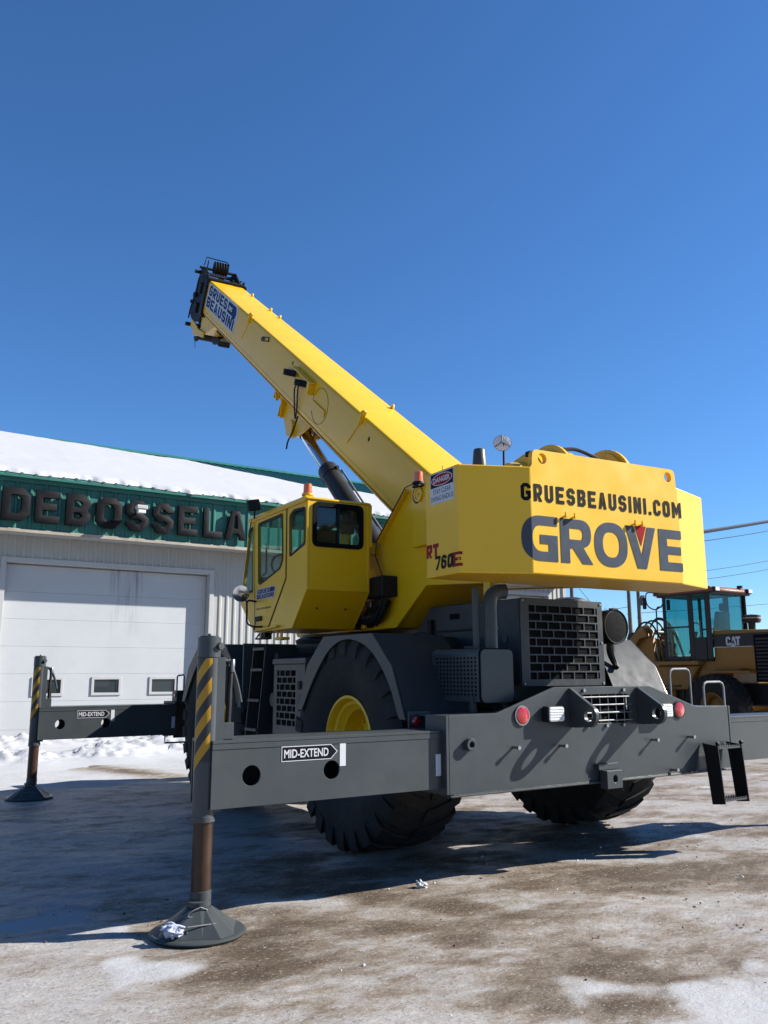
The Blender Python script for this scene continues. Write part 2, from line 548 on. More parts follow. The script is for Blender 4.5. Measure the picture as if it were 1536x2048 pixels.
def lettering(txt, P, u0, v0, H, total, w, t, c, gap, d0, d1, split=None, M=I4, italic=0.0):
    """letters on a surface: P(u, v, depth); width fitted to total; returns list of builders, one per letter"""
    k = total / text_width(txt, w, t, gap)
    u, out = u0, []
    for ch in txt:
        ww = t if ch in 'I.' else w * NARROW.get(ch, 1.0)
        if ch == ' ':
            u += (w * .6 + gap) * k
            continue
        mb = MB(M)
        for outer, holes in glyph(ch, ww, t, c):
            mp = lambda p: (u + (p[0] + italic * p[1]) * k, v0 + p[1] * H)
            o2, h2 = [mp(p) for p in outer], [[mp(p) for p in hl] for hl in holes]
            if split is None:
                mb.plate(o2, h2, P, d0, d1)
            else:
                solid_split(mb, o2, h2, P, d0, d1, split)
        out.append(mb)
        u += (ww + gap) * k
    return out

def solid_split(mb, outer, holes, P, d0, d1, split):
    tmp = MB()
    tmp.plate(outer, holes, lambda a, b, w: (a, b, w), 0.0, 1.0)
    bm = bmesh.new()
    vs = [bm.verts.new(p) for p in tmp.v]
    for f in tmp.f:
        bm.faces.new([vs[i] for i in f])
    for sx in split:
        bmesh.ops.bisect_plane(bm, geom=bm.verts[:] + bm.edges[:] + bm.faces[:], plane_co=(sx, 0, 0), plane_no=(1, 0, 0))
    bm.verts.index_update()
    mb.add([P(v.co.x, v.co.y, d0 + (d1 - d0) * v.co.z) for v in bm.verts], [tuple(v.index for v in f.verts) for f in bm.faces])
    bm.free()

def font_text(txt, P, u0, v0, width, height, d, M=I4, bold=0.02):
    """printed text from the built in typeface, fitted into a width x height field"""
    cu = bpy.data.curves.new('txt', 'FONT')
    cu.body = txt
    cu.offset = bold
    cu.resolution_u = 3
    ob = bpy.data.objects.new('txt', cu)
    COL.objects.link(ob)
    dg = bpy.context.evaluated_depsgraph_get()
    me = bpy.data.meshes.new_from_object(ob.evaluated_get(dg))
    xs = [v.co.x for v in me.vertices]
    ys = [v.co.y for v in me.vertices]
    x0, x1, y0, y1 = min(xs), max(xs), min(ys), max(ys)
    mb = MB(M)
    mb.add([P(u0 + (v.co.x - x0) / (x1 - x0) * width, v0 + (v.co.y - y0) / (y1 - y0) * height, d) for v in me.vertices],
           [tuple(p.vertices) for p in me.polygons])
    bpy.data.objects.remove(ob)
    bpy.data.curves.remove(cu)
    bpy.data.meshes.remove(me)
    return mb

# ------------------------------------------------------------------ ground: packed snow, ice and mud
def axis_pts(segs):
    out = []
    for a, b, st in segs:
        n = max(1, int(round((b - a) / st)))
        out += list(np.linspace(a, b, n, endpoint=False))
    return out

def sm(a, b, x):
    t = np.clip((x - a) / (b - a), 0, 1)
    return t * t * (3 - 2 * t)

def make_ground():
    xs = np.array(axis_pts([(-900, -60, 60), (-60, -12, 4), (-12, -6, .16), (-6, 4, .045), (4, 12, .09), (12, 20, .5), (20, 60, 5), (60, 900, 60)]) + [900.0])
    ys = np.array(axis_pts([(-900, -40, 60), (-40, -8, 4), (-8, -4, .2), (-4, 2.5, .04), (2.5, 9, .08), (9, 16, .12), (16, 40, 3), (40, 900, 60)]) + [900.0])
    X, Y = np.meshgrid(xs, ys)
    near = 1 - sm(14, 24, np.hypot(X - 1, Y - 4))
    # wind and tyre polished ridges run along the lane
    a = -0.58
    U, V = X * math.cos(a) + Y * math.sin(a), -X * math.sin(a) + Y * math.cos(a)
    z = (fbm(X * .45, Y * .45, 1, 3) - .5) * .05 + (fbm(U * .9, V * 3.0, 5, 4) - .5) * .032 + (fbm(U * 3.5, V * 6.5, 9, 4) - .5) * .012 \
        + (fbm(X * 12, Y * 12, 19, 2) - .5) * .004
    flat = np.ones_like(X)
    for px, py, pr in [(-3.42, .1, .38), (-3.1, 6.55, .38), (3.42, .1, .38), (3.1, 6.55, .38), (-1.22, 1.6, .6), (1.22, 1.6, .6), (-1.22, 4.75, .6), (1.22, 4.75, .6)]:
        flat *= sm(pr * .75, pr * 1.5, np.hypot(X - px, Y - py))
    z = z * near * flat - .004
    z += near * sm(10.5, 13, Y) * .02
    q = (X + 5.47) * .836 - (Y + 5.01) * .549
    p = (X + 5.47) * .549 + (Y + 5.01) * .836
    n1 = fbm(X * .8, Y * .8, 31, 5)
    n2 = fbm(X * 2.3 + 5, Y * 2.3, 41, 5)
    n3 = fbm(U * 1.2, V * 2.8, 51, 5)
    n1 = .6 * n1 + .4 * fbm(U * .5, V * 1.3, 91, 5)
    dirt = np.clip((n1 * .40 + n2 * .15 + n3 * .55 - .40) * 2.6, 0, 1)
    band = sm(3.5, 4.4, p + (n1 - .5) * 1.4 - .35 * sm(-1.4, .2, -q)) * (1 - .55 * sm(6.6, 10, p))
    left = sm(-1.6, -.5, q)
    dirt = np.clip(dirt * (.22 + .95 * band * (.30 + .70 * left)) + .13 * band * left, 0, 1)
    # muddy run-off trail in the snow by the garage
    tr = np.exp(-(((X + 1.25 + .3 * (Y - 9)) / .42) ** 2)) * sm(7.2, 8, Y) * (1 - sm(10.0, 10.8, Y))
    snow = sm(6.6, 8.0, Y + (n1 - .5) * 1.6) * (1 - sm(3.0, 6.5, X + (n2 - .5) * 2)) * .98
    snow = np.maximum(snow, sm(.60, .74, n2 * .5 + n1 * .5 + .17 * (1 - sm(3.5, 5.2, p)) + .12 * (1 - sm(-1.6, -.2, q)) * (1 - sm(5.5, 7, p)) + .13 * sm(.8, 2.2, q) * (1 - sm(4.6, 6.4, p)) - .05) * .8)
    dirt = np.clip(np.maximum(dirt * (1 - snow), tr * .75 * (n2 + .3)), 0, 1)
    snow = snow * (1 - .85 * tr)
    far = sm(16, 40, np.hypot(X, Y))
    snow = np.clip(np.maximum(snow, far * .7), 0, 1)
    ny, nx = X.shape
    vs = np.stack([X, Y, z], -1).reshape(-1, 3)
    idx = np.arange(nx * ny).reshape(ny, nx)
    fs = np.stack([idx[:-1, :-1], idx[:-1, 1:], idx[1:, 1:], idx[1:, :-1]], -1).reshape(-1, 4)
    me = bpy.data.meshes.new('ground')
    me.from_pydata(vs.tolist(), [], fs.tolist())
    for nm, arr in (('dirt', dirt), ('snow', snow)):
        at = me.attributes.new(nm, 'FLOAT', 'POINT')
        at.data.foreach_set('value', arr.reshape(-1).astype(np.float32))
    me.polygons.foreach_set('use_smooth', [True] * len(me.polygons))
    o = bpy.data.objects.new('ground', me)
    COL.objects.link(o)
    o['kind'] = 'structure'
    m, nt, b = new_mat('packed_ice_and_mud')
    N, L = nt.nodes, nt.links
    geo = N.new('ShaderNodeNewGeometry')
    def noise(scale, detail=8, rough=.6, stretch=None, dist=0.0):
        n = N.new('ShaderNodeTexNoise')
        n.inputs['Distortion'].default_value = dist
        n.inputs['Scale'].default_value = scale
        n.inputs['Detail'].default_value = detail
        n.inputs['Roughness'].default_value = rough
        if stretch:
            mp = N.new('ShaderNodeMapping')
            mp.inputs['Rotation'].default_value = (0, 0, .58)
            mp.inputs['Scale'].default_value = stretch
            L.new(geo.outputs['Position'], mp.inputs[0])
            L.new(mp.outputs[0], n.inputs['Vector'])
        else:
            L.new(geo.outputs['Position'], n.inputs['Vector'])
        return n.outputs['Fac']
    def rng(v, a, b2, c=0., d=1.):
        n = N.new('ShaderNodeMapRange')
        for k, x in zip(('From Min', 'From Max', 'To Min', 'To Max'), (a, b2, c, d)):
            n.inputs[k].default_value = x
        L.new(v, n.inputs['Value'])
        return n.outputs[0]
    def math_(op, a, b2):
        n = N.new('ShaderNodeMath')
        n.operation = op
        for i, x in enumerate((a, b2)):
            if isinstance(x, (int, float)):
                n.inputs[i].default_value = x
            else:
                L.new(x, n.inputs[i])
        return n.outputs[0]
    def mix(f, a, b2):
        n = N.new('ShaderNodeMix')
        n.data_type = 'RGBA'
        if isinstance(f, float): n.inputs[0].default_value = f
        else: L.new(f, n.inputs[0])
        for i, x in ((6, a), (7, b2)):
            if isinstance(x, tuple): n.inputs[i].default_value = (*x, 1)
            else: L.new(x, n.inputs[i])
        return n.outputs[2]
    def attr(nm):
        n = N.new('ShaderNodeAttribute')
        n.attribute_name = nm
        return n.outputs['Fac']
    dirt_n, snow_n = attr('dirt'), attr('snow')
    fine = noise(4.2, 15, .78, (1.0, 1.7, 1), .25)
    fine2 = noise(24, 10, .75, (1.0, 1.5, 1), .3)
    streak = noise(1.25, 12, .68, (.8, 2.6, 1), .35)
    mid = noise(1.1, 12, .68, (1.0, 1.6, 1), .3)
    d = math_('ADD', dirt_n, math_('MULTIPLY', math_('SUBTRACT', fine, .5), 2.6))
    d = math_('ADD', d, math_('MULTIPLY', math_('SUBTRACT', mid, .5), 1.7))
    d = math_('ADD', d, math_('MULTIPLY', math_('SUBTRACT', streak, .5), 1.3))
    d = math_('ADD', d, math_('MULTIPLY', math_('SUBTRACT', fine2, .5), .9))
    d1 = rng(d, .06, .98)
    ice = mix(rng(fine2, .36, .64), (.235, .220, .205), (.362, .348, .332))
    tan = mix(rng(fine, .3, .7), (.128, .100, .072), (.215, .180, .142))
    mud = mix(rng(fine, .35, .68), (.030, .018, .009), (.088, .059, .034))
    c = mix(rng(d1, .0, .52), ice, tan)
    c = mix(rng(d1, .45, 1.0), c, mud)
    gr_n = noise(46, 5, .65)
    grit = rng(gr_n, .565, .66)
    c = mix(math_('MULTIPLY', grit, .6), c, (.040, .030, .022))
    spark = rng(noise(40, 7, .75, (1.0, 1.8, 1)), .575, .66)
    c = mix(math_('MULTIPLY', spark, .75), c, (.50, .49, .48))
    s = math_('ADD', snow_n, math_('MULTIPLY', math_('SUBTRACT', fine, .5), 1.4))
    s = math_('ADD', s, math_('MULTIPLY', math_('SUBTRACT', mid, .5), .8))
    s1 = rng(s, .30, .95)
    c = mix(s1, c, (.335, .34, .352))
    L.new(c, b.inputs['Base Color'])
    rr = mix(s1, mix(d1, (.42, .42, .42), (.72, .72, .72)), (.8, .8, .8))
    rr2 = math_('ADD', rr, math_('MULTIPLY', math_('SUBTRACT', fine2, .5), .5))
    L.new(rr2, b.inputs['Roughness'])
    b.inputs['Specular IOR Level'].default_value = .35
    h = math_('ADD', math_('MULTIPLY', fine, .75), math_('MULTIPLY', fine2, .26))
    h = math_('ADD', h, math_('MULTIPLY', noise(110, 3, .6), .06))
    h = math_('ADD', h, math_('MULTIPLY', streak, .5))
    h = math_('ADD', h, math_('MULTIPLY', gr_n, .16))
    bp = N.new('ShaderNodeBump')
    bp.inputs['Strength'].default_value = .60
    bp.inputs['Distance'].default_value = .035
    L.new(h, bp.inputs['Height'])
    L.new(bp.outputs[0], b.inputs['Normal'])
    me.materials.append(m)
    return o
make_ground()

def make_bank():
    xs = np.arange(-9, 9.01, .06)
    ys = np.arange(9.0, 15.79, .06)
    X, Y = np.meshgrid(xs, ys)
    n = fbm(X * .9, Y * .9, 61, 4)
    lump = np.abs(fbm(X * 2.6, Y * 2.6, 71, 4) - .5) * 2
    crest = np.exp(-((Y - 12.2 - .5 * np.sin(X * .9)) / 1.1) ** 2)
    wall = sm(13.6, 15.4, Y) * .16
    lump = np.maximum(lump, .8 * np.abs(fbm(X * 5.5, Y * 5.5, 75, 3) - .5) * 2)
    h = crest * (.10 + .30 * n) * (1.0 - .5 * np.exp(-((X + 1.6) / .5) ** 2)) + wall
    h += (lump - .2) * .20 * sm(.03, .16, h) + (fbm(X * 9, Y * 9, 81, 3) - .5) * .09 * sm(.03, .15, h)
    edge = sm(9.0, 10.2, Y) * sm(-9, -8, X) * (1 - sm(5.2, 8.2, X + n))
    Z = h * edge - .05 * (1 - edge) - .012
    ny, nx = X.shape
    idx = np.arange(nx * ny).reshape(ny, nx)
    fs = np.stack([idx[:-1, :-1], idx[:-1, 1:], idx[1:, 1:], idx[1:, :-1]], -1).reshape(-1, 4)
    me = bpy.data.meshes.new('snow_bank')
    me.from_pydata(np.stack([X, Y, Z], -1).reshape(-1, 3).tolist(), [], fs.tolist())
    me.polygons.foreach_set('use_smooth', [True] * len(me.polygons))
    me.materials.append(SNOW)
    o = bpy.data.objects.new('snow_bank', me)
    COL.objects.link(o)
    o['kind'] = 'structure'
make_bank()

# ------------------------------------------------------------------ garage building
bld = empty('garage_building', (3.0, 15.6, 0))
tag(bld, 'long white metal garage with green fascia and snowy green roof behind the crane', 'garage')
XL, XR, YW, YF = -12.0, 15.3, 15.6, 14.9

def ribbed(mb, x0, x1, z0, z1, y, pitch=.2, dep=.022, rw=.05):
    """vertical ribbed sheet facing -Y with a little thickness"""
    prof = [(x0, y)]
    k = math.ceil((x0 + rw) / pitch)
    while k * pitch + rw < x1:
        c = k * pitch
        prof += [(c - rw, y), (c - rw * .45, y - dep), (c + rw * .45, y - dep), (c + rw, y)]
        k += 1
    prof += [(x1, y)]
    n = len(prof)
    vs = [(a, b, z0) for a, b in prof] + [(a, b, z1) for a, b in prof]
    back = [(x1, y + .05, z0), (x0, y + .05, z0), (x1, y + .05, z1), (x0, y + .05, z1)]
    fs = [(i, i + 1, n + i + 1, n + i) for i in range(n - 1)]
    o = 2 * n
    fs += [(o, o + 1, o + 3, o + 2), (0, n, o + 3, o + 1), (n - 1, o, o + 2, 2 * n - 1),
           tuple(list(range(n)) + [o, o + 1])[::-1], tuple(list(range(n, 2 * n)) + [o + 2, o + 3])]
    mb.add(vs + back, fs)

D1, D2 = (-2.15, 2.70), (9.70, 14.55)
DT = 4.02
for a, b in ((XL, D1[0] - .12), (D1[1] + .12, D2[0] - .12), (D2[1] + .12, XR)):
    mb = MB()
    ribbed(mb, a, b, -.2, 4.64, YW)
    mb.build('wall_siding', SID, bld, smooth=0)
for a, b in (D1, D2):
    mb = MB()
    ribbed(mb, a - .118, b + .118, DT + .12, 4.64, YW)
    mb.build('wall_siding', SID, bld, smooth=0)
mb = MB()
mb.prismx([(15.7, -.2), (30.4, -.2), (30.4, 5.8), (23.0, 8.75), (15.7, 6.05)], XR - .15, XR - .02)
mb.build('gable_wall', SID, bld, smooth=0)
MB().box(XL, XR, 30.3, 30.4, -.2, 5.8).build('rear_wall', SID, bld)
MB().box(XR - .1, XR + .05, YW - .045, YW + .12, -.2, 4.64).build('corner_trim', TRM, bld, bevel=.006)
for (a, b) in (D1, D2):
    for x0, x1 in ((a - .12, a), (b, b + .12)):
        MB().box(x0, x1, YW - .035, YW + .22, -.2, DT + .12).build('door_trim', TRM, bld, bevel=.006)
    MB().box(a, b, YW - .035, YW + .22, DT, DT + .12).build('door_trim', TRM, bld, bevel=.006)
    door = MB().box(a + .002, b - .002, YW + .245, YW + .30, -.2, DT - .002).build('garage_door', DOR, bld)
    zs = [DT - .06 - .585 - .615 * k for k in range(7)]
    for k in range(7):
        z1 = DT - .03 if k == 0 else zs[k - 1] - .001
        z0 = zs[k]
        holes = []
        if k == 4:
            for cx in (-1.04, .29, 1.67):
                cx = cx + (a - D1[0])
                holes.append(rect(cx - .30, 1.075, cx + .30, 1.405))
        z0b = z0 + .0025
        mb = MB()
        mb.prismy(rect(a + .01, z0b, b - .01, z1), YW + .20, YW + .244, holes)
        mb.build('door_panel', DOR, door, smooth=0)
        for hl in holes:
            (x0, y0), (x1, y1) = hl[0], hl[2]
            mb = MB()
            mb.prismy(rect(x0 - .05, y0 - .05, x1 + .05, y1 + .05), YW + .175, YW + .199, [rect(x0 + .012, y0 + .012, x1 - .012, y1 - .012)])
            mb.build('window_frame', TRM, door, bevel=.004)
            MB().box(x0 - .01, x1 + .01, YW + .212, YW + .222, y0 - .01, y1 + .01).build('window_pane', DGL, door)
# fascia: ribbed green panels with a gutter band on top and a beige drip strip below
for k in range(9):
    a, b = XL + (XR + .1 - XL) * k / 9, XL + (XR + .1 - XL) * (k + 1) / 9
    mb = MB()
    ribbed(mb, a + .001, b - .001, 4.685, 5.72, YF, pitch=.31, dep=.03, rw=.045)
    mb.build('fascia_panel', GRN, bld, smooth=0)
MB().box(XL, XR + .12, YF - .07, YF + .06, 5.722, 5.875).build('gutter', GRN, bld, bevel=.012)
MB().box(XL, XR + .1, YF - .045, YF + .05, 4.60, 4.683).build('drip_strip', BEI, bld, bevel=.008)
MB().box(XL, XR + .1, YF + .052, YW + .05, 4.642, 4.68).build('soffit', TRM, bld)

def roof_z(y):
    return 5.89 + (y - 14.8) * .3671
def make_roof():
    for side in (0, 1):
        prof = [XL]
        k = math.ceil(XL / .3)
        pr = [(XL, 0)]
        while k * .3 < XR + .1:
            c = k * .3
            pr += [(c - .05, 0), (c - .02, .045), (c + .02, .045), (c + .05, 0)]
            k += 1
        pr += [(XR + .2, 0)]
        y0, y1 = (14.72, 23.0) if side == 0 else (30.9, 23.0)
        za, zb = (roof_z(14.72), roof_z(23.0)) if side == 0 else (5.9, roof_z(23.0))
        n = len(pr)
        vs = [(x, y0, za + h) for x, h in pr] + [(x, y1, zb + h) for x, h in pr] + [(x, y0, za - .05) for x, h in pr] + [(x, y1, zb - .05) for x, h in pr]
        fs = []
        for i in range(n - 1):
            fs += [(i, i + 1, n + i + 1, n + i), (2 * n + i, 3 * n + i, 3 * n + i + 1, 2 * n + i + 1), (i, 2 * n + i, 2 * n + i + 1, i + 1)]
        fs += [(0, n, 3 * n, 2 * n), (n - 1, 3 * n - 1, 4 * n - 1, 2 * n - 1)]
        MB().add(vs, fs).build('roof', GRN, bld, smooth=0)
    MB().prismx([(22.75, roof_z(22.75) + .05), (23.0, roof_z(23) + .06), (23.25, roof_z(22.75) + .05), (23.0, roof_z(23) + .10)], XL, XR + .2).build('ridge_cap', GRN, bld)
make_roof()

def make_roof_snow():
    xs = np.arange(XL, XR + .15, .055)
    bx = [-12, -1.5, 0.2, 1.06, 2.4, 4.28, 5.2, 6.3, 7.8, 10.2, 12, 15.6]
    by = [23.6, 23.2, 23.05, 22.9, 22.35, 22.2, 21.3, 20.6, 19.3, 19.5, 18.8, 19.2]
    top = np.interp(xs, bx, by) + (fbm(xs * 1.3, xs * 0, 3, 4) - .5) * .55
    low = 14.80 + (fbm(xs * 3.3, xs * 0 + 4, 13, 4) - .42) * .30 + .06 * np.sin(xs * 2 * math.pi / .3) * (vnoise(xs * 1.7, xs * 0, 4) - .45) + (vnoise(xs * .45, xs * 0, 7) - .5) * .22
    M = 46
    vs, n = [], len(xs)
    for j in range(M + 1):
        t = j / M
        t2 = t ** 1.25
        y = low + (top - low) * t2
        th = .10 * np.minimum(1, np.minimum(t, 1 - t) * 14 + (.35 if 0 < j < M else 0)) + (fbm(xs * .8, y * .8, 23, 3) - .5) * .035 * (0 < j < M)
        th = np.maximum(th, -.01 if j in (0, M) else .05)
        yy = np.minimum(y, 23.0)
        over = np.maximum(y - 23.0, 0)
        z = roof_z(yy) + th + .02 + over * .15
        vs += list(zip(xs, y, z))
    fs = [(j * n + i, j * n + i + 1, (j + 1) * n + i + 1, (j + 1) * n + i) for j in range(M) for i in range(n - 1)]
    o = MB().add(vs, fs).build('roof_snow', SNOW, None, smooth=60)
    o['kind'] = 'stuff'
make_roof_snow()

# letters fixed to the fascia
sign = empty('wall_sign', (2.0, YF - .05, 4.8))
tag(sign, 'row of raised weathered black capital letters DEBOSSELA on the green fascia', 'sign')
LX = [(-2.48, .59), (-1.79, .53), (-1.13, .55), (-.46, .60), (.23, .54), (.87, .52), (1.50, .50), (2.15, .50), (2.72, .58)]
for (x, w), ch in zip(LX, 'DEBOSSELA'):
    mb = lettering(ch, lambda u, v, d: (u, YF - .032 - d, v), x, 4.84, .73, w, .72, .22, .20, .1, .04, .13)[0]
    mb.build('letter', LTR, sign, bevel=.012, bseg=2)
mb = lettering('O', lambda u, v, d: (u, YF - .032 - d, v), 6.87, 4.84, .73, .60, .72, .22, .20, .1, .04, .13)[0]
mb.build('letter', LTR, sign, bevel=.012, bseg=2)
lamp = empty('wall_floodlight', (.52, YF - .1, 5.3))
tag(lamp, 'small white floodlight on an arm sticking out among the fascia letters', 'floodlight')
MB().cyl((.55, YF - .03, 5.30), (.50, YF - .42, 5.30), .03, 10).build('arm', TRM, lamp)
MB().box(.36, .62, YF - .56, YF - .38, 5.30, 5.40).build('housing', TRM, lamp, bevel=.02)
MB().box(.40, .58, YF - .54, YF - .40, 5.21, 5.298).build('lens', CLR, lamp, bevel=.01)

# ------------------------------------------------------------------ the mobile crane
crane = empty('mobile_crane', (0, 3.6, 0))
tag(crane, 'big yellow and slate grey rough terrain mobile crane standing on extended outriggers', 'mobile crane')

# ---- carrier: rear bumper
bp_poly = [(-1.6275, .655), (1.6275, .655), (1.6275, 1.208), (1.16, 1.215), (.56, 1.40), (-.56, 1.40), (-1.16, 1.215), (-1.6275, 1.208)]
slot = rpoly(rect(-.295, 1.105, .295, 1.335), .05)
mb = MB()
mb.prismy(bp_poly, 0, .03, [slot])
bump = mb.build('rear_bumper', GRY, crane, bevel=.004)
mb = MB()
mb.box(-1.63, 1.63, -.022, .03, .640, .653)
mb.box(-1.655, -1.63, -.004, .25, .66, 1.206)
mb.box(1.63, 1.655, -.004, .25, .66, 1.206)
mb.build('bumper_lip', GRY, bump, bevel=.003)
bead = MB()
for k in range(150):
    x = -1.60 + k * .0213
    bead.cyl((x, -.010, .6545), (x + .016, -.010, .6545), .0065 + random.uniform(-.0015, .002), 6)
tag(bead.build('weld_bead', GRY, bump), kind='stuff')
mb = MB()
mb.box(-1.60, 1.60, .033, .43, 1.19, 1.205)
mb.box(-1.60, 1.60, .415, .43, .66, 1.188)
mb.box(-1.60, 1.60, .033, .43, .642, .655)
mb.build('outrigger_housing', GRY, crane, bevel=.004)
# tow hooks
for x in (-.40, .40):
    outer = [(0.0, 1.085), (-.10, 1.088)] + [(-.205 + .085 * math.cos(a), 1.175 + .085 * math.sin(a)) for a in np.linspace(R(285), R(70) - 2 * math.pi + R(0), 2)][:0]
    arc = [(-.20 + .088 * math.cos(R(a)), 1.180 + .088 * math.sin(R(a))) for a in range(280, 109, -10)]
    poly = [(0, 1.385), (-.012, 1.39)] + arc[::-1] + [(-.07, 1.085), (0, 1.085)]
    mb = MB()
    mb.prismx(poly, x - .018, x + .018, [circ(-.205, 1.18, .045, 20)])
    mb.build('tow_hook', GRY, bump, bevel=.005)
# radiator guard bars in the slot
mb = MB()
for k in range(6):
    x = -.24 + k * .096
    mb.cyl((x, .012, 1.10), (x, .012, 1.345), .004, 6)
for k in range(4):
    z = 1.125 + k * .063
    mb.cyl((-.32, .004, z), (.32, .004, z), .006, 6)
mb.build('slot_grille', STL, bump)
MB().box(-.32, .32, .06, .08, 1.07, 1.36).build('slot_backing', MATTE, bump)
mb = MB()
for x, z in ((-.25, 1.37), (.22, 1.37), (-.22, 1.085), (.20, 1.085), (.0, 1.085)):
    mb.cyl((x, -.02, z), (x, .02, z), .014, 10)
mb.build('guard_bolt', STL, bump)
# lamps
for x in (-.925, .925):
    mb = MB()
    mb.lathe([(-.004, .076), (-.014, .074), (-.014, .066), (-.004, .066)], (x, 0, 1.19), 'y', 28)
    ring = mb.build('tail_light', STL if x < 0 else BLK, crane)
    MB().lathe([(-.004, .065), (-.016, .063), (-.022, .045), (-.025, .015)], (x, 0, 1.19), 'y', 28).build('lens', REDL, ring)
for x, z in ((-.635, 1.195), (.665, 1.19)):
    mb = MB()
    mb.prismy(rpoly(rect(x - .085, z - .06, x + .085, z + .06), .02), -.075, -.005)
    hs = mb.build('work_light', BLK, crane, bevel=.006)
    mb = MB()
    mb.prismy(rpoly(rect(x - .078, z - .054, x + .078, z + .054), .018), -.088, -.076)
    mb.build('lens', CLR, hs, bevel=.003)
    mb = MB()
    for k in range(5):
        mb.box(x - .072, x + .072, -.0915, -.0885, z - .043 + k * .02, z - .035 + k * .02)
    mb.build('lens_ribs', CLR, hs)
for x, z in ((-1.02, .96), (-.53, .95), (.55, .95), (1.03, .955), (.78, .69)):
    mb = MB()
    mb.cyl((x, -.07, z), (x, 0, z), .011, 8)
    mb.cyl((x, -.074, z), (x, -.055, z), .016, 8)
    mb.build('pin', STL, bump)
mb = MB()
mb.lathe([(-.004, .045), (-.045, .045), (-.045, .022), (-.004, .022)], (-1.45, 0, 1.0), 'y', 24)
mb.build('port_ring', GRY, bump, bevel=.003)
mb = MB()
mb.prismy(rect(-.125, .60, .055, .74), -.10, -.024, [circ(-.03, .675, .024, 14, .03)])
mb.build('tow_pintle', GRY, bump, bevel=.004)
MB().box(-.15, .08, -.04, -.001, .741, .79).build('pintle_plate', GRY, bump, bevel=.003)

# ---- rear steps on the right
st = empty('rear_steps', (1.38, -.10, .375), crane)
for x in (1.205, 1.545):
    mb = MB()
    mb.plate([(-.01, .895), (-.17, .875), (-.205, .39), (-.075, .375), (-.045, .66), (-.03, .80)], [], lambda u, v, w: (w, u, v), x, x + .012)
    mb.build('stringer', BLK, st, bevel=.002)
    MB().cyl((x + .012, -.155, .893), (x + .03, -.155, .893), .018, 10).build('step_bolt', BLK, st)
for z, y in ((.86, -.115), (.42, -.145)):
    mb = MB()
    mb.box(1.218, 1.544, y - .05, y + .05, z - .012, z + .004)
    for k in range(9):
        mb.box(1.23 + k * .035, 1.245 + k * .035, y - .052, y - .045, z + .004, z + .017)
        mb.box(1.23 + k * .035, 1.245 + k * .035, y + .045, y + .052, z + .004, z + .017)
    mb.build('step_rung', GRY, st)

# ---- grab handles over the right rear
for x0, x1, y, zt, zb in ((1.215, 1.505, .30, 1.545, 1.20), (1.335, 1.63, .03, 1.425, 1.208)):
    pts = [(x0, y, zb), (x0, y, zt - .05), (x0 + .015, y, zt - .015), (x0 + .05, y, zt), (x1 - .05, y, zt), (x1 - .015, y, zt - .015), (x1, y, zt - .05), (x1, y, zb)]
    MB().tube(pts, .0105, 8).build('grab_handle', STL, crane)

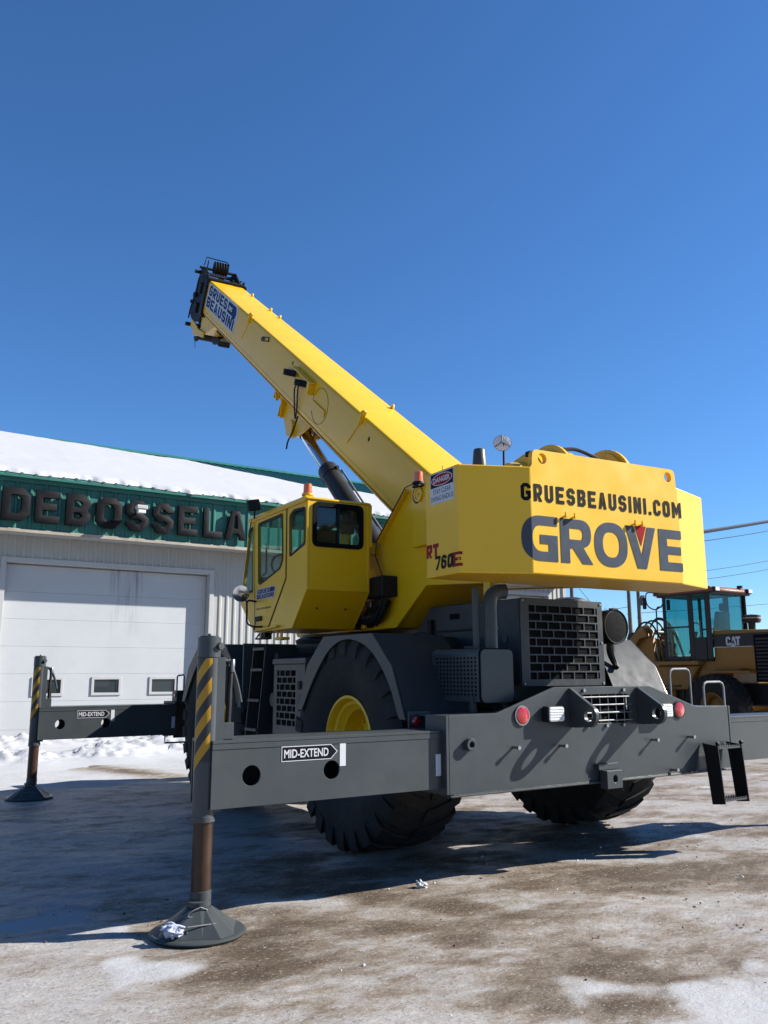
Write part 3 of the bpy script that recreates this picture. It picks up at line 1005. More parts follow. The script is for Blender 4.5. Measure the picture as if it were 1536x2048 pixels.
# ---- outriggers
def outrigger(sx, y0, front, xo, detail):
    """beam slides out along X on one side; jack at its end"""
    xi = 1.30
    ya, yb = y0, y0 + .34
    zt, zb = (1.085, .70)
    hs = [circ(sx * (xo - .265), .885, .062, 22), circ(sx * (xo - .84), .885, .060, 22)]
    lo, hi = sorted((sx * xi, sx * xo))
    mb = MB()
    mb.prismy(rect(lo, zb, hi, zt), ya, ya + .014, hs)
    mb.prismy(rect(lo, zb, hi, zt), yb - .014, yb, hs)
    mb.box(lo, hi, ya + .0145, yb - .0145, zb, zb + .014)
    mb.box(lo, hi, ya - .006, yb + .006, zt + .001, zt + .020)
    mb.box(lo, hi, ya - .004, ya - .0005, zt - .035, zt)
    beam = mb.build('outrigger_beam', GRY, crane, bevel=.003)
    s = -1 if not front else -1
    # stickers on the rear face
    yd = ya - .0015
    P = lambda u, v, d: (u, yd - d, v)
    if sx < 0:
        ax0, ax1, zc = -xo + .475, -xo + .875, 1.003
        hh = .042
        def arrow(g):
            return [(ax0 - g, zc - hh - g), (ax1 - .045 + g * .2, zc - hh - g), (ax1 + g * 1.3, zc), (ax1 - .045 + g * .2, zc + hh + g), (ax0 - g, zc + hh + g)]
        mb = MB()
        mb.plate(arrow(.006), [], P, 0, .0012)
        mb.build('arrow_border', WHT, beam)
        mb = MB()
        mb.plate(arrow(.0), [], P, .0014, .0024)
        mb.build('arrow_sign', BKS, beam)
        t = font_text('MID-EXTEND', P, ax0 + .012, zc - .026, .325, .052, .0032, bold=.015)
        t.build('lettering', WHT, beam, smooth=0)
        for x, z0, z1 in ((-xo + .90, .905, 1.05), (-1.712 if not front else -1.36, .79, .94)):
            mb = MB()
            mb.plate(rect(x, z0, x + .046, z1), [], P, 0, .0012)
            mb.build('white_marker', WHT, beam)
    # jack
    jx, jy = sx * (xo + .012), y0 + .09
    if not front and sx < 0:
        jx, jy = -3.412, .14
    J = empty('outrigger_jack', (jx, jy, 0), crane)
    mb = MB()
    mb.cyl((jx, jy, .635), (jx, jy, 1.61), .070, 36)
    mb.cyl((jx, jy, 1.61), (jx, jy, 1.735), .0735, 36)
    mb.cyl((jx, jy, 1.735), (jx, jy, 1.745), .060, 24)
    mb.cyl((jx, jy, 1.745), (jx, jy, 1.76), .010, 8)
    mb.cyl((jx, jy, .625), (jx, jy, .66), .073, 36)
    w = sx * -1
    mb.box(min(jx + w * .02, jx + w * .09), max(jx + w * .02, jx + w * .09), jy - .06, jy + .06, zb - .02, 1.61)
    mb.build('jack_tube', GRY, J, bevel=.002, smooth=40)
    if detail:
        mb = MB()
        mb.cyl((jx + .04, jy - .05, 1.68), (jx + .05, jy - .082, 1.68), .024, 6)
        mb.build('bolt_head', GRY, J)
    # hazard stripes wrap the side that faces left rear
    mb = MB()
    th0, th1 = R(183), R(268)
    for k in range(4 if True else 3):
        zc = 1.585 - k * .168
        n = 10
        vs = []
        for i in range(n + 1):
            th = th0 + (th1 - th0) * i / n
            sh = .150 * (i / n) - .115
            lo2, hi2 = zc + sh - .045, zc + sh + .040
            if k == 0: hi2 = min(hi2, 1.605)
            lo2 = min(lo2, hi2 - .002)
            for z, rr in ((lo2, .0728), (hi2, .0728)):
                vs.append((jx + rr * math.cos(th), jy + rr * math.sin(th), z))
        mb.add(vs, [(2 * i, 2 * i + 2, 2 * i + 3, 2 * i + 1) for i in range(n)])
    mb.build('hazard_stripe', STY, J)
    mb = MB()
    vs = []
    for i in range(13):
        th = th0 - .08 + (th1 - th0 + .12) * i / 12
        vs += [(jx + .0714 * math.cos(th), jy + .0714 * math.sin(th), z) for z in (.98, 1.606)]
    mb.add(vs, [(2 * i, 2 * i + 2, 2 * i + 3, 2 * i + 1) for i in range(12)])
    mb.build('stripe_backing', DGR, J)
    mb = MB()
    mb.cyl((jx, jy, .235), (jx, jy, .64), .060, 30)
    mb.build('piston', RST, J)
    mb = MB()
    mb.cyl((jx, jy, .160), (jx, jy, .236), .0635, 30)
    mb.build('piston_collar', GRY, J, bevel=.003)
    # valve block, hose and hose guard beside the tube
    bx = jx + w * .125
    MB().box(bx - .035, bx + .035, jy - .055, jy + .02, zt + .022, zt + .125).build('hose_bracket', GRY, J, bevel=.003)
    MB().tube(bez([(bx + w * .005, jy - .02, zt + .12), (bx + w * .005, jy - .03, 1.36), (bx + w * .01, jy - .02, 1.56), (jx + w * .06, jy - .02, 1.60)], 6), .017, 8).build('hose', BLK, J)
    MB().tube(bez([(bx + w * .03, jy + .01, zt + .12), (bx + w * .03, jy, 1.40), (bx + w * .015, jy, 1.56)], 6), .010, 8).build('hose', BLK, J)
    mb = MB()
    mb.box(bx - .005, bx + .04, jy - .035, jy + .01, 1.555, 1.60)
    mb.cyl((bx + w * .02, jy - .04, 1.52), (bx + w * .02, jy - .04, 1.60), .014, 8)
    mb.build('hose_fitting', STL, J, bevel=.003)
    if detail:
        MB().tube(bez([(bx + w * .03, jy, 1.545), (bx + w * .07, jy + .01, 1.45), (bx + w * .10, jy + .01, 1.33)], 6), [.016] * 13, 6).build('stow_lever', GRY, J)
    # float pad: dished disc, ribs, hub and wire handles
    px, py = jx - .02, jy - .03
    mb = MB()
    mb.lathe([(.0, .275), (.014, .285), (.024, .272), (.024, .0)], (px, py, 0), 'z', 48)
    pad = mb.build('float_pad', GRY, J, bevel=.002)
    mb = MB()
    mb.lathe([(.0, .074), (.112, .074), (.118, .062), (.135, .062), (.139, .070), (.165, .070)], (px, py, .02), 'z', 30)
    mb.build('float_hub', GRY, pad)
    # faceted skirt: sloped plates of alternating reach between hub and disc
    mb = MB()
    n = 16
    top, bot, und = [], [], []
    for k in range(n):
        a = R(360 * k / n + 8)
        reach = .262 if k % 4 in (0, 1) else .215
        top.append((px + .074 * math.cos(a), py + .074 * math.sin(a), .150))
        bot.append((px + reach * math.cos(a), py + reach * math.sin(a), .0255))
    mb.rings([bot, top])
    mb.build('float_gusset', GRY, pad, smooth=0)
    mb = MB()
    a = R(255)
    mb.tube([(px + .19 * math.cos(R(230)), py + .19 * math.sin(R(230)), .03), (px + .19 * math.cos(R(230)), py + .19 * math.sin(R(230)), .085),
             (px + .17 * math.cos(R(285)), py + .17 * math.sin(R(285)), .085), (px + .17 * math.cos(R(285)), py + .17 * math.sin(R(285)), .03)], .0045, 6)
    mb.build('wire_handle', STL, pad)
    mb = MB()
    lp = [(px - .02, py - .080, .165), (px - .07, py - .080, .150), (px - .095, py - .078, .125), (px - .06, py - .083, .118), (px + .0, py - .084, .125), (px + .02, py - .083, .145)]
    mb.tube(bez(lp + [lp[0]], 5), .004, 6)
    mb.build('retaining_pin', STL, pad)

outrigger(-1, .05, False, 3.405, True)
outrigger(1, .05, False, 3.405, False)
outrigger(-1, 6.55, True, 3.085, True)
outrigger(1, 6.55, True, 3.085, False)
mb = MB()
mb.box(-1.34, 1.34, 6.50, 6.93, 1.11, 1.14)
mb.box(-1.34, 1.34, 6.935, 6.96, .66, 1.14)
mb.box(-1.34, 1.34, 6.50, 6.53, .66, .695)
mb.build('outrigger_housing', DGR, crane, bevel=.004)
mb = MB()
mb.box(-1.35, -1.18, 6.42, 6.60, 1.145, 1.29)
mb.build('marker_box', DGR, crane, bevel=.005)
MB().lathe([(0, .03), (.012, .026)], (-1.351, 6.47, 1.23), 'x', 16, -1).build('marker_light', REDL, crane)
MB().tube([(-1.34, 6.45, 1.22), (-1.34, 6.45, 1.47), (-1.33, 6.45, 1.49), (-1.25, 6.45, 1.50), (-1.24, 6.45, 1.48), (-1.24, 6.45, 1.22)], .012, 8).build('grab_handle', STL, crane)
MB().tube([(-1.46, 6.5, .70), (-1.46, 6.5, .60), (-1.0, 6.5, .60), (-1.0, 6.5, .68)], .012, 8).build('front_step', BLK, crane)
# left rear marker plate
MB().box(-1.675, -1.47, .434, .448, 1.0, 1.225).build('marker_plate', GRY, crane, bevel=.003)
MB().lathe([(-.002, .040), (-.02, .038), (-.03, .02)], (-1.615, .433, 1.15), 'y', 20).build('marker_light', REDL, crane)

# ---- wheels
def tyre_mesh(out):
    mb = MB()
    half = [(.245, .375), (.285, .400), (.33, .50), (.352, .62), (.355, .72), (.338, .835), (.305, .888), (.15, .902)]
    prof = [(-x, r) for x, r in half] + [(x, r) for x, r in reversed(half)] 
    n, rings = 64, []
    for x, r in prof:
        rings.append([(x, r * math.cos(2 * math.pi * k / n), r * math.sin(2 * math.pi * k / n)) for k in range(n)])
    rings += [rings[0]]
    mb.rings(rings, False, False)
    NL = 26
    for k in range(NL):
        for sg in (-1, 1):
            th = 2 * math.pi * (k + (0.5 if sg > 0 else 0)) / NL
            cs = []
            for x, r0, r1, dth, hw in ((.361, .74, .852, -.01, .068), (.344, .80, .900, .0, .068), (.20, .86, .922, .09, .064), (.012, .86, .920, .17, .058)):
                for r in (r0, r1):
                    for w in (-hw, hw):
                        t = th + dth + w
                        cs.append((sg * x, r * math.cos(t), r * math.sin(t)))
            fs = [(0, 1, 3, 2), (12, 14, 15, 13)]
            for j in range(3):
                a, b = j * 4, j * 4 + 4
                fs += [(a, a + 2, b + 2, b), (a + 1, b + 1, b + 3, a + 3), (a + 2, a + 3, b + 3, b + 2), (a, b, b + 1, a + 1)]
            mb.add(cs, fs)
    return mb

_proto = {}
def wheel(x, y, parent, yaw=0.0, s=1.0, rimmat=None, z=None):
    z = .925 * s if z is None else z
    flip = -1 if x < WPOS[parent.name].x else 1
    W = empty('wheel', (x, y, z), parent)
    key = (flip, s, rimmat or YEL)
    if key not in _proto:
        M = Matrix.Scale(s, 4)
        t = tyre_mesh(flip); t.M = M; t.v = [M @ p for p in t.v]
        rim = MB(M)
        rim.lathe([(-.25, .36), (-.25, .30), (-.06, .24), (-.05, .15), (.06, .14), (.065, .0)][:0] +
                  [(-.27, .395), (-.26, .34), (-.1, .30), (-.02, .275), (.0, .19), (.06, .165), (.075, .15), (.078, .02), (.06, .0)][:0] +
                  [(-.27, .385), (-.24, .33), (.05, .255), (.03, .19), (.08, .15), (.085, .02)][:0] +
                  [(-.265, .38), (-.20, .36), (.0, .345), (.20, .36), (.272, .385), (.292, .395), (.296, .372), (.262, .352), (.235, .345), (.225, .318), (.19, .300), (.17, .272), (.04, .258), (.02, .245), (.015, .205), (.03, .155), (.055, .14), (.06, .0)],
                  (0, 0, 0), 'x', 48, flip)
        bolts = MB(M)
        for k in range(20):
            a = 2 * math.pi * k / 20
            bolts.cyl((flip * .012, .222 * math.cos(a), .222 * math.sin(a)), (flip * .042, .222 * math.cos(a), .222 * math.sin(a)), .013, 6)
        objs = []
        for nm, b, m in (('tyre', t, RUB), ('rim', rim, rimmat or YEL), ('lug_nut', bolts, rimmat or YEL)):
            b.v = [Vector(p) + Vector((x, y, z)) for p in b.v]
            o = b.build(nm, m, W, smooth=32)
            objs.append((o, o.location.copy()))
        _proto[key] = objs
    else:
        for o, l in _proto[key]:
            c = o.copy()
            COL.objects.link(c)
            c.parent = W
            c.location = l
            WPOS[c.name] = Vector((x, y, z)) + l
    W.rotation_euler = (random.uniform(-.2, .2), 0, yaw)
    return W
FY = 4.66
for sx in (-1, 1):
    for y in (1.6, FY):
        wheel(sx * 1.225, y, crane)
for y in (1.6, FY):
    mb = MB()
    mb.cyl((-1.15, y, .925), (1.15, y, .925), .11, 16)
    mb.lathe([(-.26, .14), (-.18, .26), (.18, .26), (.26, .14)], (0, y, .925), 'x', 24)
    mb.build('axle', DGR, crane)

# ---- frame, decks and fenders
mb = MB()
for x in (-.52, .40):
    mb.box(x, x + .12, .44, 6.48, .80, 1.22)
mb.box(-.40, .40, .44, 6.48, .95, 1.20)
mb.build('chassis_frame', DGR, crane, bevel=.006)
mb = MB()
mb.box(-.84, .84, 1.34, 6.30, 1.24, 1.845)
mb.build('carrier_body', DGR, crane, bevel=.008)
mb = MB()
mb.box(-.60, .60, 6.32, 7.0, 1.16, 1.70)
mb.build('front_deck', DGR, crane, bevel=.02)

def fender(sx, dy):
    outer = [(2.40, 1.17), (2.21, 1.59), (1.90, 1.845), (1.07, 1.845), (.77, 1.57), (.58, 1.15)]
    inner = [tuple(p) for p in bez([(.675, 1.155), (.84, 1.46), (1.12, 1.715), (1.48, 1.805), (1.80, 1.715), (2.09, 1.45), (2.30, 1.175)], 5)]
    poly = [(y + dy, z) for y, z in outer + inner]
    mb = MB()
    x0, x1 = sorted((sx * 1.605, sx * 1.590))
    mb.prismx(poly, x0, x1)
    fe = mb.build('fender', GRY, crane, bevel=.003)
    # top sheet following the outline, reaching in to the body
    n = len(outer)
    xo, xi = sx * 1.588, sx * .862
    vs = []
    for y, z in outer:
        for x in (xo, xi):
            vs += [(x, y + dy, z), (x, y + dy + (.012 if y > 1.5 else -.012) * (abs(z - 1.8) > .1), z - .012)]
    fs = []
    for i in range(n - 1):
        a, b = i * 4, i * 4 + 4
        fs += [(a, a + 2, b + 2, b), (a + 1, b + 1, b + 3, a + 3), (a, b, b + 1, a + 1), (a + 2, a + 3, b + 3, b + 2)]
    fs += [(0, 1, 3, 2), (n * 4 - 4, n * 4 - 2, n * 4 - 1, n * 4 - 3)]
    MB().add(vs, fs).build('fender_top', FEN, fe)
for sx in (-1, 1):
    fender(sx, 0)
    fender(sx, FY - 1.54)

# left middle: ladder, panel, tool box with punched grille
mb = MB()
mb.prismy([(-1.575, 1.16), (-.86, 1.16), (-.80, 1.63), (-.94, 1.84), (-1.575, 1.84)], 3.74, 3.765)
mb.build('deck_panel', GRY, crane, bevel=.004)
mb = MB()
for y0, y1, ya, yb in ((3.415, 3.43, 3.585, 3.60), (3.125, 3.14, 3.295, 3.31)):
    vs = [(-1.60, y0, 1.80), (-1.60, y1, 1.80), (-1.60, yb, .86), (-1.60, ya, .86), (-1.48, y0, 1.80), (-1.48, y1, 1.80), (-1.48, yb, .86), (-1.48, ya, .86)]
    mb.add(vs, [(0, 1, 2, 3), (4, 7, 6, 5), (0, 4, 5, 1), (1, 5, 6, 2), (2, 6, 7, 3), (3, 7, 4, 0)])
lad = mb.build('access_ladder', DGR, crane)
for z, y in ((1.765, 3.285), (1.55, 3.33), (1.235, 3.385), (.935, 3.44)):
    mb = MB()
    mb.box(-1.612, -1.50, y - .14, y + .14, z - .012, z + .008)
    for k in range(8):
        mb.box(-1.614, -1.606, y - .135 + k * .035, y - .115 + k * .035, z + .008, z + .018)
    mb.build('rung', GRY, lad)
MB().box(-1.52, -.86, 3.02, 3.10, .90, 1.72).build('hydraulic_box', DGR, crane, bevel=.006)
MB().box(-1.50, -.86, 3.64, 3.735, .80, 1.6).build('hydraulic_box', DGR, crane, bevel=.006)
mb = MB()
mb.cyl((-1.545, 3.06, 1.25), (-1.53, 3.06, 1.25), .07, 20)
mb.build('filler_cap', DGR, crane)
def grille_holes(u0, u1, v0, v1, rows, cols, bar):
    """staggered rounded openings"""
    hs = []
    ph, pw = (v1 - v0) / rows, (u1 - u0) / cols
    for r in range(rows):
        off = 0 if r % 2 else -.42 * pw
        c = 0
        while True:
            a, b = u0 + off + c * pw + bar / 2, u0 + off + (c + 1) * pw - bar / 2
            a, b = max(a, u0 + bar / 2), min(b, u1 - bar / 2)
            if u0 + off + c * pw >= u1 - bar * 1.5:
                break
            if b - a > bar:
                hs.append(rpoly(rect(a, v0 + r * ph + bar / 2, b, v0 + (r + 1) * ph - bar / 2), bar * .55, 2))
            c += 1
    return hs
mb = MB()
mb.prismx(rect(2.33, .92, 3.00, 1.60), -1.560, -1.552, grille_holes(2.52, 2.94, 1.0, 1.55, 8, 3.6, .014))
tb = mb.build('tool_box_grille', GRY, crane)
mb = MB()
mb.box(-1.55, -.86, 2.60, 3.0, .92, 1.60)
mb.build('tool_box', MATTE, crane)
MB().box(-1.575, -.86, 2.30, 3.015, 1.602, 1.66).build('tool_box_lid', GRY, crane, bevel=.006)
MB().box(-1.575, -1.562, 2.40, 2.46, 1.36, 1.44).build('latch', BLK, tb, bevel=.004)

# ---- engine end
hood = MB()
hood.prismx([(.86, 1.42), (2.00, 1.42), (2.00, 1.90), (1.74, 2.15), (.86, 2.15)], -.50, .58)
hd = hood.build('engine_hood', DGR, crane, bevel=.010)
MB().box(-.507, -.498, 1.28, 1.42, 2.01, 2.06).build('hood_slot', MATTE, hd)
MB().box(-.52, -.499, 1.00, 1.98, 1.895, 1.91).build('hood_seam', BLK, hd)
MB().box(-.535, -.499, 1.68, 1.74, 1.86, 2.02).build('hood_hinge', BLK, hd)
mb = MB()
mb.box(-.45, .55, .515, .855, 1.405, 2.15)
rad = mb.build('radiator_box', DGR, crane, bevel=.006)
gy = lambda u, v, w: (u, w, v)
mb = MB()
mb.plate(rpoly(rect(-.455, 1.40, .555, 2.155), .01, 2), grille_holes(-.365, .495, 1.45, 2.10, 9, 5.8, .0125), gy, .492, .500)
mb.build('radiator_grille', DGR, rad, bevel=0)
MB().box(-.44, .54, .505, .512, 1.42, 2.14).build('grille_backing', MATTE, rad)
fins = MB()
for k in range(44):
    fins.box(-.37, .50, .5015, .5045, 1.46 + k * .0146, 1.465 + k * .0146)
tag(fins.build('radiator_fin', MATTE, rad, smooth=0), kind='stuff')
for x, z in ((-.43, 2.13), (-.43, 1.42), (.53, 2.13), (.53, 1.42), (.53, 1.78)):
    MB().cyl((x, .484, z), (x, .492, z), .010, 8).build('bolt', STL, rad)
MB().cyl((-.452, .70, 1.80), (-.46, .70, 1.80), .035, 16).build('round_cover', GRY, rad)

# muffler with punched guard, exhaust pipe
mg = MB()
GX, GR, GY0, GY1 = -1.175, -.845, .165, .80
mo = rpoly([(GX, 1.285), (GR, 1.285), (GR, 1.695), (GX, 1.695)], .05, 5)
mg.prismy(mo, GY0, GY0 + .012)
mguard = mg.build('muffler_guard', GRY, crane, bevel=.003)
mb = MB()
mb.prismy(rpoly([(GX - .008, 1.277), (GR + .008, 1.277), (GR + .008, 1.703), (GX - .008, 1.703)], .055, 5), GY0 + .013, GY0 + .022)
mb.build('guard_gasket', MATTE, mguard)
hs = []
for r in range(10):
    for c in range(12):
        y0, z0 = GY0 + .055 + c * .045, 1.335 + r * .0315
        hs.append(rpoly(rect(y0, z0, y0 + .028, z0 + .018), .006, 1))
mb = MB()
mb.prismx(rect(GY0 + .023, 1.29, GY1, 1.652), GX - .003, GX + .004, hs)
mb.build('perforated_side', GRY, mguard)
mb = MB()
n = 8
for k in range(n):
    a0, a1 = R(180 - 90 * k / n), R(180 - 90 * (k + 1) / n)
    cx, cz, r = GX + .047, 1.653, .05
    mb.add([(cx + r * math.cos(a), y, cz + r * math.sin(a)) for a in (a0, a1) for y in (GY0 + .023, GY1)], [(0, 1, 3, 2)])
mb.add([(GX + .047, GY0 + .023, 1.703), (GX + .047, GY1, 1.703), (GR, GY1, 1.703), (GR, GY0 + .023, 1.703)], [(0, 1, 2, 3)])
mb.build('guard_top', GRY, mguard)
MB().box(GX + .02, GX + .03, GY0 + .03, GY1 - .01, 1.295, 1.68).build('guard_shade_sheet', MATTE, mguard)  # black sheet added to stand in for the shade behind the punched holes
MB().cyl(((GX + GR) / 2, GY0 + .04, 1.50), ((GX + GR) / 2, GY1 - .02, 1.50), .12, 24).build('muffler', MATTE, mguard)
for x, y in ((GX - .02, .26), (GR - .05, .24)):
    MB().box(x, x + .045, y, y + .04, 1.206, 1.34).build('guard_post', GRY, mguard, bevel=.003)
mb = MB()
pp_ = bez([(-.935, .33, 1.66), (-.935, .33, 1.95), (-.933, .33, 2.06), (-.915, .325, 2.13), (-.865, .31, 2.165), (-.80, .29, 2.170)], 6)
mb.tube(pp_, .060, 20, caps=False)
ep = mb.build('exhaust_pipe', GRY, crane)
dr = (pp_[-1] - pp_[-2]).normalized()
MB().tube([pp_[-1] - dr * .002, pp_[-1] - dr * .06], [.054, .048], 20).build('pipe_bore', MATTE, ep)
MB().tube([pp_[-1] - dr * .012, pp_[-1]], .0625, 20, caps=False).build('pipe_lip', GRY, ep)
mb = MB()
mb.lathe([(0, .062), (0, .0655), (.016, .0655), (.016, .062)], (-.935, .33, 1.86), 'z', 20)
mb.build('pipe_clamp', GRY, ep)
MB().box(-1.075, -1.015, .36, .385, 1.705, 2.19).build('exhaust_bracket', GRY, crane, bevel=.004)
MB().box(-1.075, -1.015, .386, .50, 1.705, 1.725).build('exhaust_bracket', GRY, crane, bevel=.003)
# diagonal straps under the guard
mb = MB()
for k in range(3):
    mb.tube([(-1.0 + k * .04, .20, 1.207), (-.92 + k * .04, .34, 1.284)], .009, 6)
mb.build('brace', GRY, crane)

# air cleaner and pre-cleaner cap on the right of the hood
mb = MB()
mb.lathe([(-.20, .135), (-.195, .155), (-.185, .163), (-.16, .165), (.30, .165), (.32, .14)], (1.03, .95, 1.955), 'y', 40)
ac = mb.build('air_cleaner', MATTE, crane)
mb = MB()
mb.lathe([(-.196, .163), (-.205, .166), (-.18, .172), (-.17, .168)], (1.03, .95, 1.955), 'y', 40)
mb.build('cleaner_rim', BLK, ac)
MB().box(.99, 1.07, .75, .80, 2.115, 2.135).build('cleaner_clip', BLK, ac)
MB().tube(bez([(1.0, .80, 1.82), (.97, .78, 1.70), (.985, .75, 1.60), (.96, .72, 1.56)], 5), [.045, .045, .045, .045, .043, .04, .038, .036, .034, .032, .03, .03, .03, .03, .03, .03][:16], 10).build('cleaner_hose', BLK, ac)
mb = MB()
mb.lathe([(0, .05), (.04, .05), (.045, .19), (.085, .205), (.11, .19), (.135, .10), (.14, .0)], (.80, 1.15, 2.12), 'z', 30)
mb.build('intake_cap', BLK, crane)
MB().box(.60, 1.20, .98, 1.26, 1.60, 1.635).build('cover_ledge', DGR, crane, bevel=.004)

# ------------------------------------------------------------------ superstructure
SLEW = -.071
MS = Matrix.Translation((-.002, 3.8198, 0)) @ Matrix.Rotation(SLEW, 4, 'Z')
mb = MB(MS)
mb.lathe([(1.84, .78), (1.90, .80), (1.93, .74), (1.96, .74)], (0, 0, 0), 'z', 40)
mb.build('turntable', DGR, crane)

# counterweight
ZB, ZT = 2.2325, 3.0562
cwp = [(-1.32, -3.60), (-1.32, -4.057), (-.793, -4.25), (.793, -4.25), (1.32, -4.057), (1.32, -3.60)]
mb = MB(MS)
mb.prismz(cwp, ZB, ZT)
cw = mb.build('counterweight', YEL, crane, bevel=.010, bseg=2, smooth=12)
# ear plate flush with the rear face
mb = MB(MS)
ear = [(-.787, 2.243), (.787, 2.243), (.787, 3.046), (.779, 3.062), (.778, 3.12)] + rpoly([(.778, 3.10), (.770, 3.207), (-.758, 3.197), (-.765, 3.10)], .062, 6)[1 * 7:3 * 7] + [(-.766, 3.12), (-.768, 3.075), (-.787, 3.050)]
mb.prismy(ear, -4.2512, -4.205, [circ(-.665, 3.132, .043, 20), circ(.690, 3.136, .043, 20)])
mb.build('lifting_ear_plate', YEL, cw)

def wrapP(u, v, d):
    """distance along the rear of the counterweight -> point, d proud of it"""
    if u < -.793:
        k = u + .793
        n = Vector((-.344, -.939, 0))
        p = Vector((-.793, -4.25, 0)) + Vector((-.939, .344, 0)) * (-k)
        p = p + n * d
        return (p.x, p.y, v)
    return (u, -4.25 - d - .0027, v)

L0, L1 = .0005, .0018
rear_letters = []
for i, b in enumerate(lettering('GRUESBEAUSINI.COM', wrapP, -.868, 2.790, .135, 1.69, .60, .205, .15, .22, L0, L1, split=[-.793], M=MS)):
    b.build('letter', BKS, cw, smooth=0)
# the big word: rounded G, R, O, V with a red triangle, E
def ell(cx, cy, rx, ry, a0, a1, n=18, pw=2.35):
    out = []
    for k in range(n + 1):
        a = R(a0 + (a1 - a0) * k / n)
        c, s_ = math.cos(a), math.sin(a)
        out.append((cx + rx * math.copysign(abs(c) ** (2 / pw), c), cy + ry * math.copysign(abs(s_) ** (2 / pw), s_)))
    return out
GZ, GH, GT = 2.336, .345, .088
def bigl(outer, holes=(), m=GRS, nm='letter', dd=0.0):
    b = MB(MS)
    solid_split(b, [(u, GZ + v) for u, v in outer], [[(u, GZ + v) for u, v in h] for h in holes], wrapP, L0 + dd, L1 + dd, [-.793])
    return b.build(nm, m, cw, smooth=0)
g0, g1 = -.875, -.545
gm = (g0 + g1) / 2
outerG = ell(gm, GH / 2, gm - g0, GH / 2, 90, 270) + [(g1, 0), (g1, .200), (gm - .005, .200), (gm - .005, .130), (g1 - GT, .130), (g1 - GT, .072)] \
    + ell(gm + .01, GH / 2, gm + .01 - g0 - GT, GH / 2 - .072, 270, 90) + [(g1, GH - .072), (g1, GH)]
bigl(outerG)
r0, r1 = -.515, -.195
bigl([(r0, 0), (r0 + GT, 0), (r0 + GT, .115), (r0 + GT + .035, .115), (r1 - .105, 0), (r1, 0), (r1 - .095, .128)] + ell(r1 - .12, .235, .11, .110, -62, 90, 10) + [(r0, GH)],
     [[(r0 + GT, .185), (r1 - .13, .185)] + ell(r1 - .13, .2285, .036, .0435, -90, 90, 8) + [(r0 + GT, .272)]])
bigl(ell(.005, GH / 2, .175, GH / 2 + .006, 0, 345, 40), [ell(.005, GH / 2, .090, GH / 2 - .070, 0, 345, 40)])
v0, v1 = .165, .50
vm = (v0 + v1) / 2
bigl([(vm - .05, 0), (vm + .05, 0), (v1, GH), (v1 - .092, GH), (vm, .105), (v0 + .092, GH), (v0, GH)])
bigl([(vm, .185), (vm + .063, GH + .005), (vm - .063, GH + .005)], m=REDS, nm='red_triangle')
e0, e1 = .535, .800
bigl([(e0, 0), (e1, 0), (e1, .072), (e0 + .095, .072), (e0 + .095, .138), (e1 - .01, .138), (e1 - .01, .206), (e0 + .095, .206), (e0 + .095, .272), (e1, .272), (e1, GH), (e0, GH)])
for u in (-.475, -.385, .255, .335):
    mb = MB(MS)
    mb.box(u - .010, u + .010, -4.285, -4.2535, 2.685, 2.70)
    mb.box(u - .010, u + .010, -4.290, -4.275, 2.685, 2.725)
    mb.build('hook', YEL, cw, bevel=.002)

# side decals of the counterweight (u runs along +(-ly))
sideP = lambda u, v, d: (-1.32 - d, -3.60 - u, v) if u < .457 else (-1.32 + (u - .457) * .939 - d * .344, -4.057 - (u - .457) * .344 - d * .939, v)
def sticker(poly, m, d0, d1, nm, par, P, M):
    b = MB(M)
    b.plate(poly, [], P, d0, d1)
    return b.build(nm, m, par, smooth=0)
sticker(rect(.075, 2.80, .405, 3.045), WHT, .0006, .0014, 'danger_sign', cw, sideP, MS)
sticker(rect(.083, 2.928, .397, 3.037), BKS, .0016, .0022, 'sign_panel', cw, sideP, MS)
sticker(circ(.24, 2.983, .147, 32, .048), WHT, .0024, .0030, 'oval_rim', cw, sideP, MS)
sticker(circ(.24, 2.983, .138, 32, .042), REDS, .0032, .0038, 'sign_oval', cw, sideP, MS)
font_text('DANGER', sideP, .125, 2.962, .23, .042, .0044, MS, .03).build('lettering', WHT, cw, smooth=0)
font_text('STAY CLEAR', sideP, .115, 2.875, .25, .038, .0018, MS, 0).build('lettering', BKS, cw, smooth=0)
font_text('SWING RADIUS', sideP, .085, 2.820, .31, .038, .0018, MS, 0).build('lettering', BKS, cw, smooth=0)
for b in lettering('RT', sideP, .008, 2.385, .105, .175, .80, .30, .1, .12, .0006, .0016, M=MS):
    b.build('letter', REDD, cw, smooth=0)
for b in lettering('760', sideP, .125, 2.285, .105, .245, .62, .22, .15, .12, .0020, .0030, M=MS, italic=.10):
    b.build('letter', BKS, cw, smooth=0)
b = MB(MS)
solid_split(b, rect(.368, 2.282, .392, 2.393), [], sideP, .0006, .0014, [.457])
b.build('letter_outline', BKS, cw, smooth=0)  # printed black outline strip left of the E
for b in lettering('E', sideP, .384, 2.285, .107, .098, .8, .205, .1, .1, .0018, .0028, split=[.457], M=MS):
    b.build('letter', REDD, cw, smooth=0)

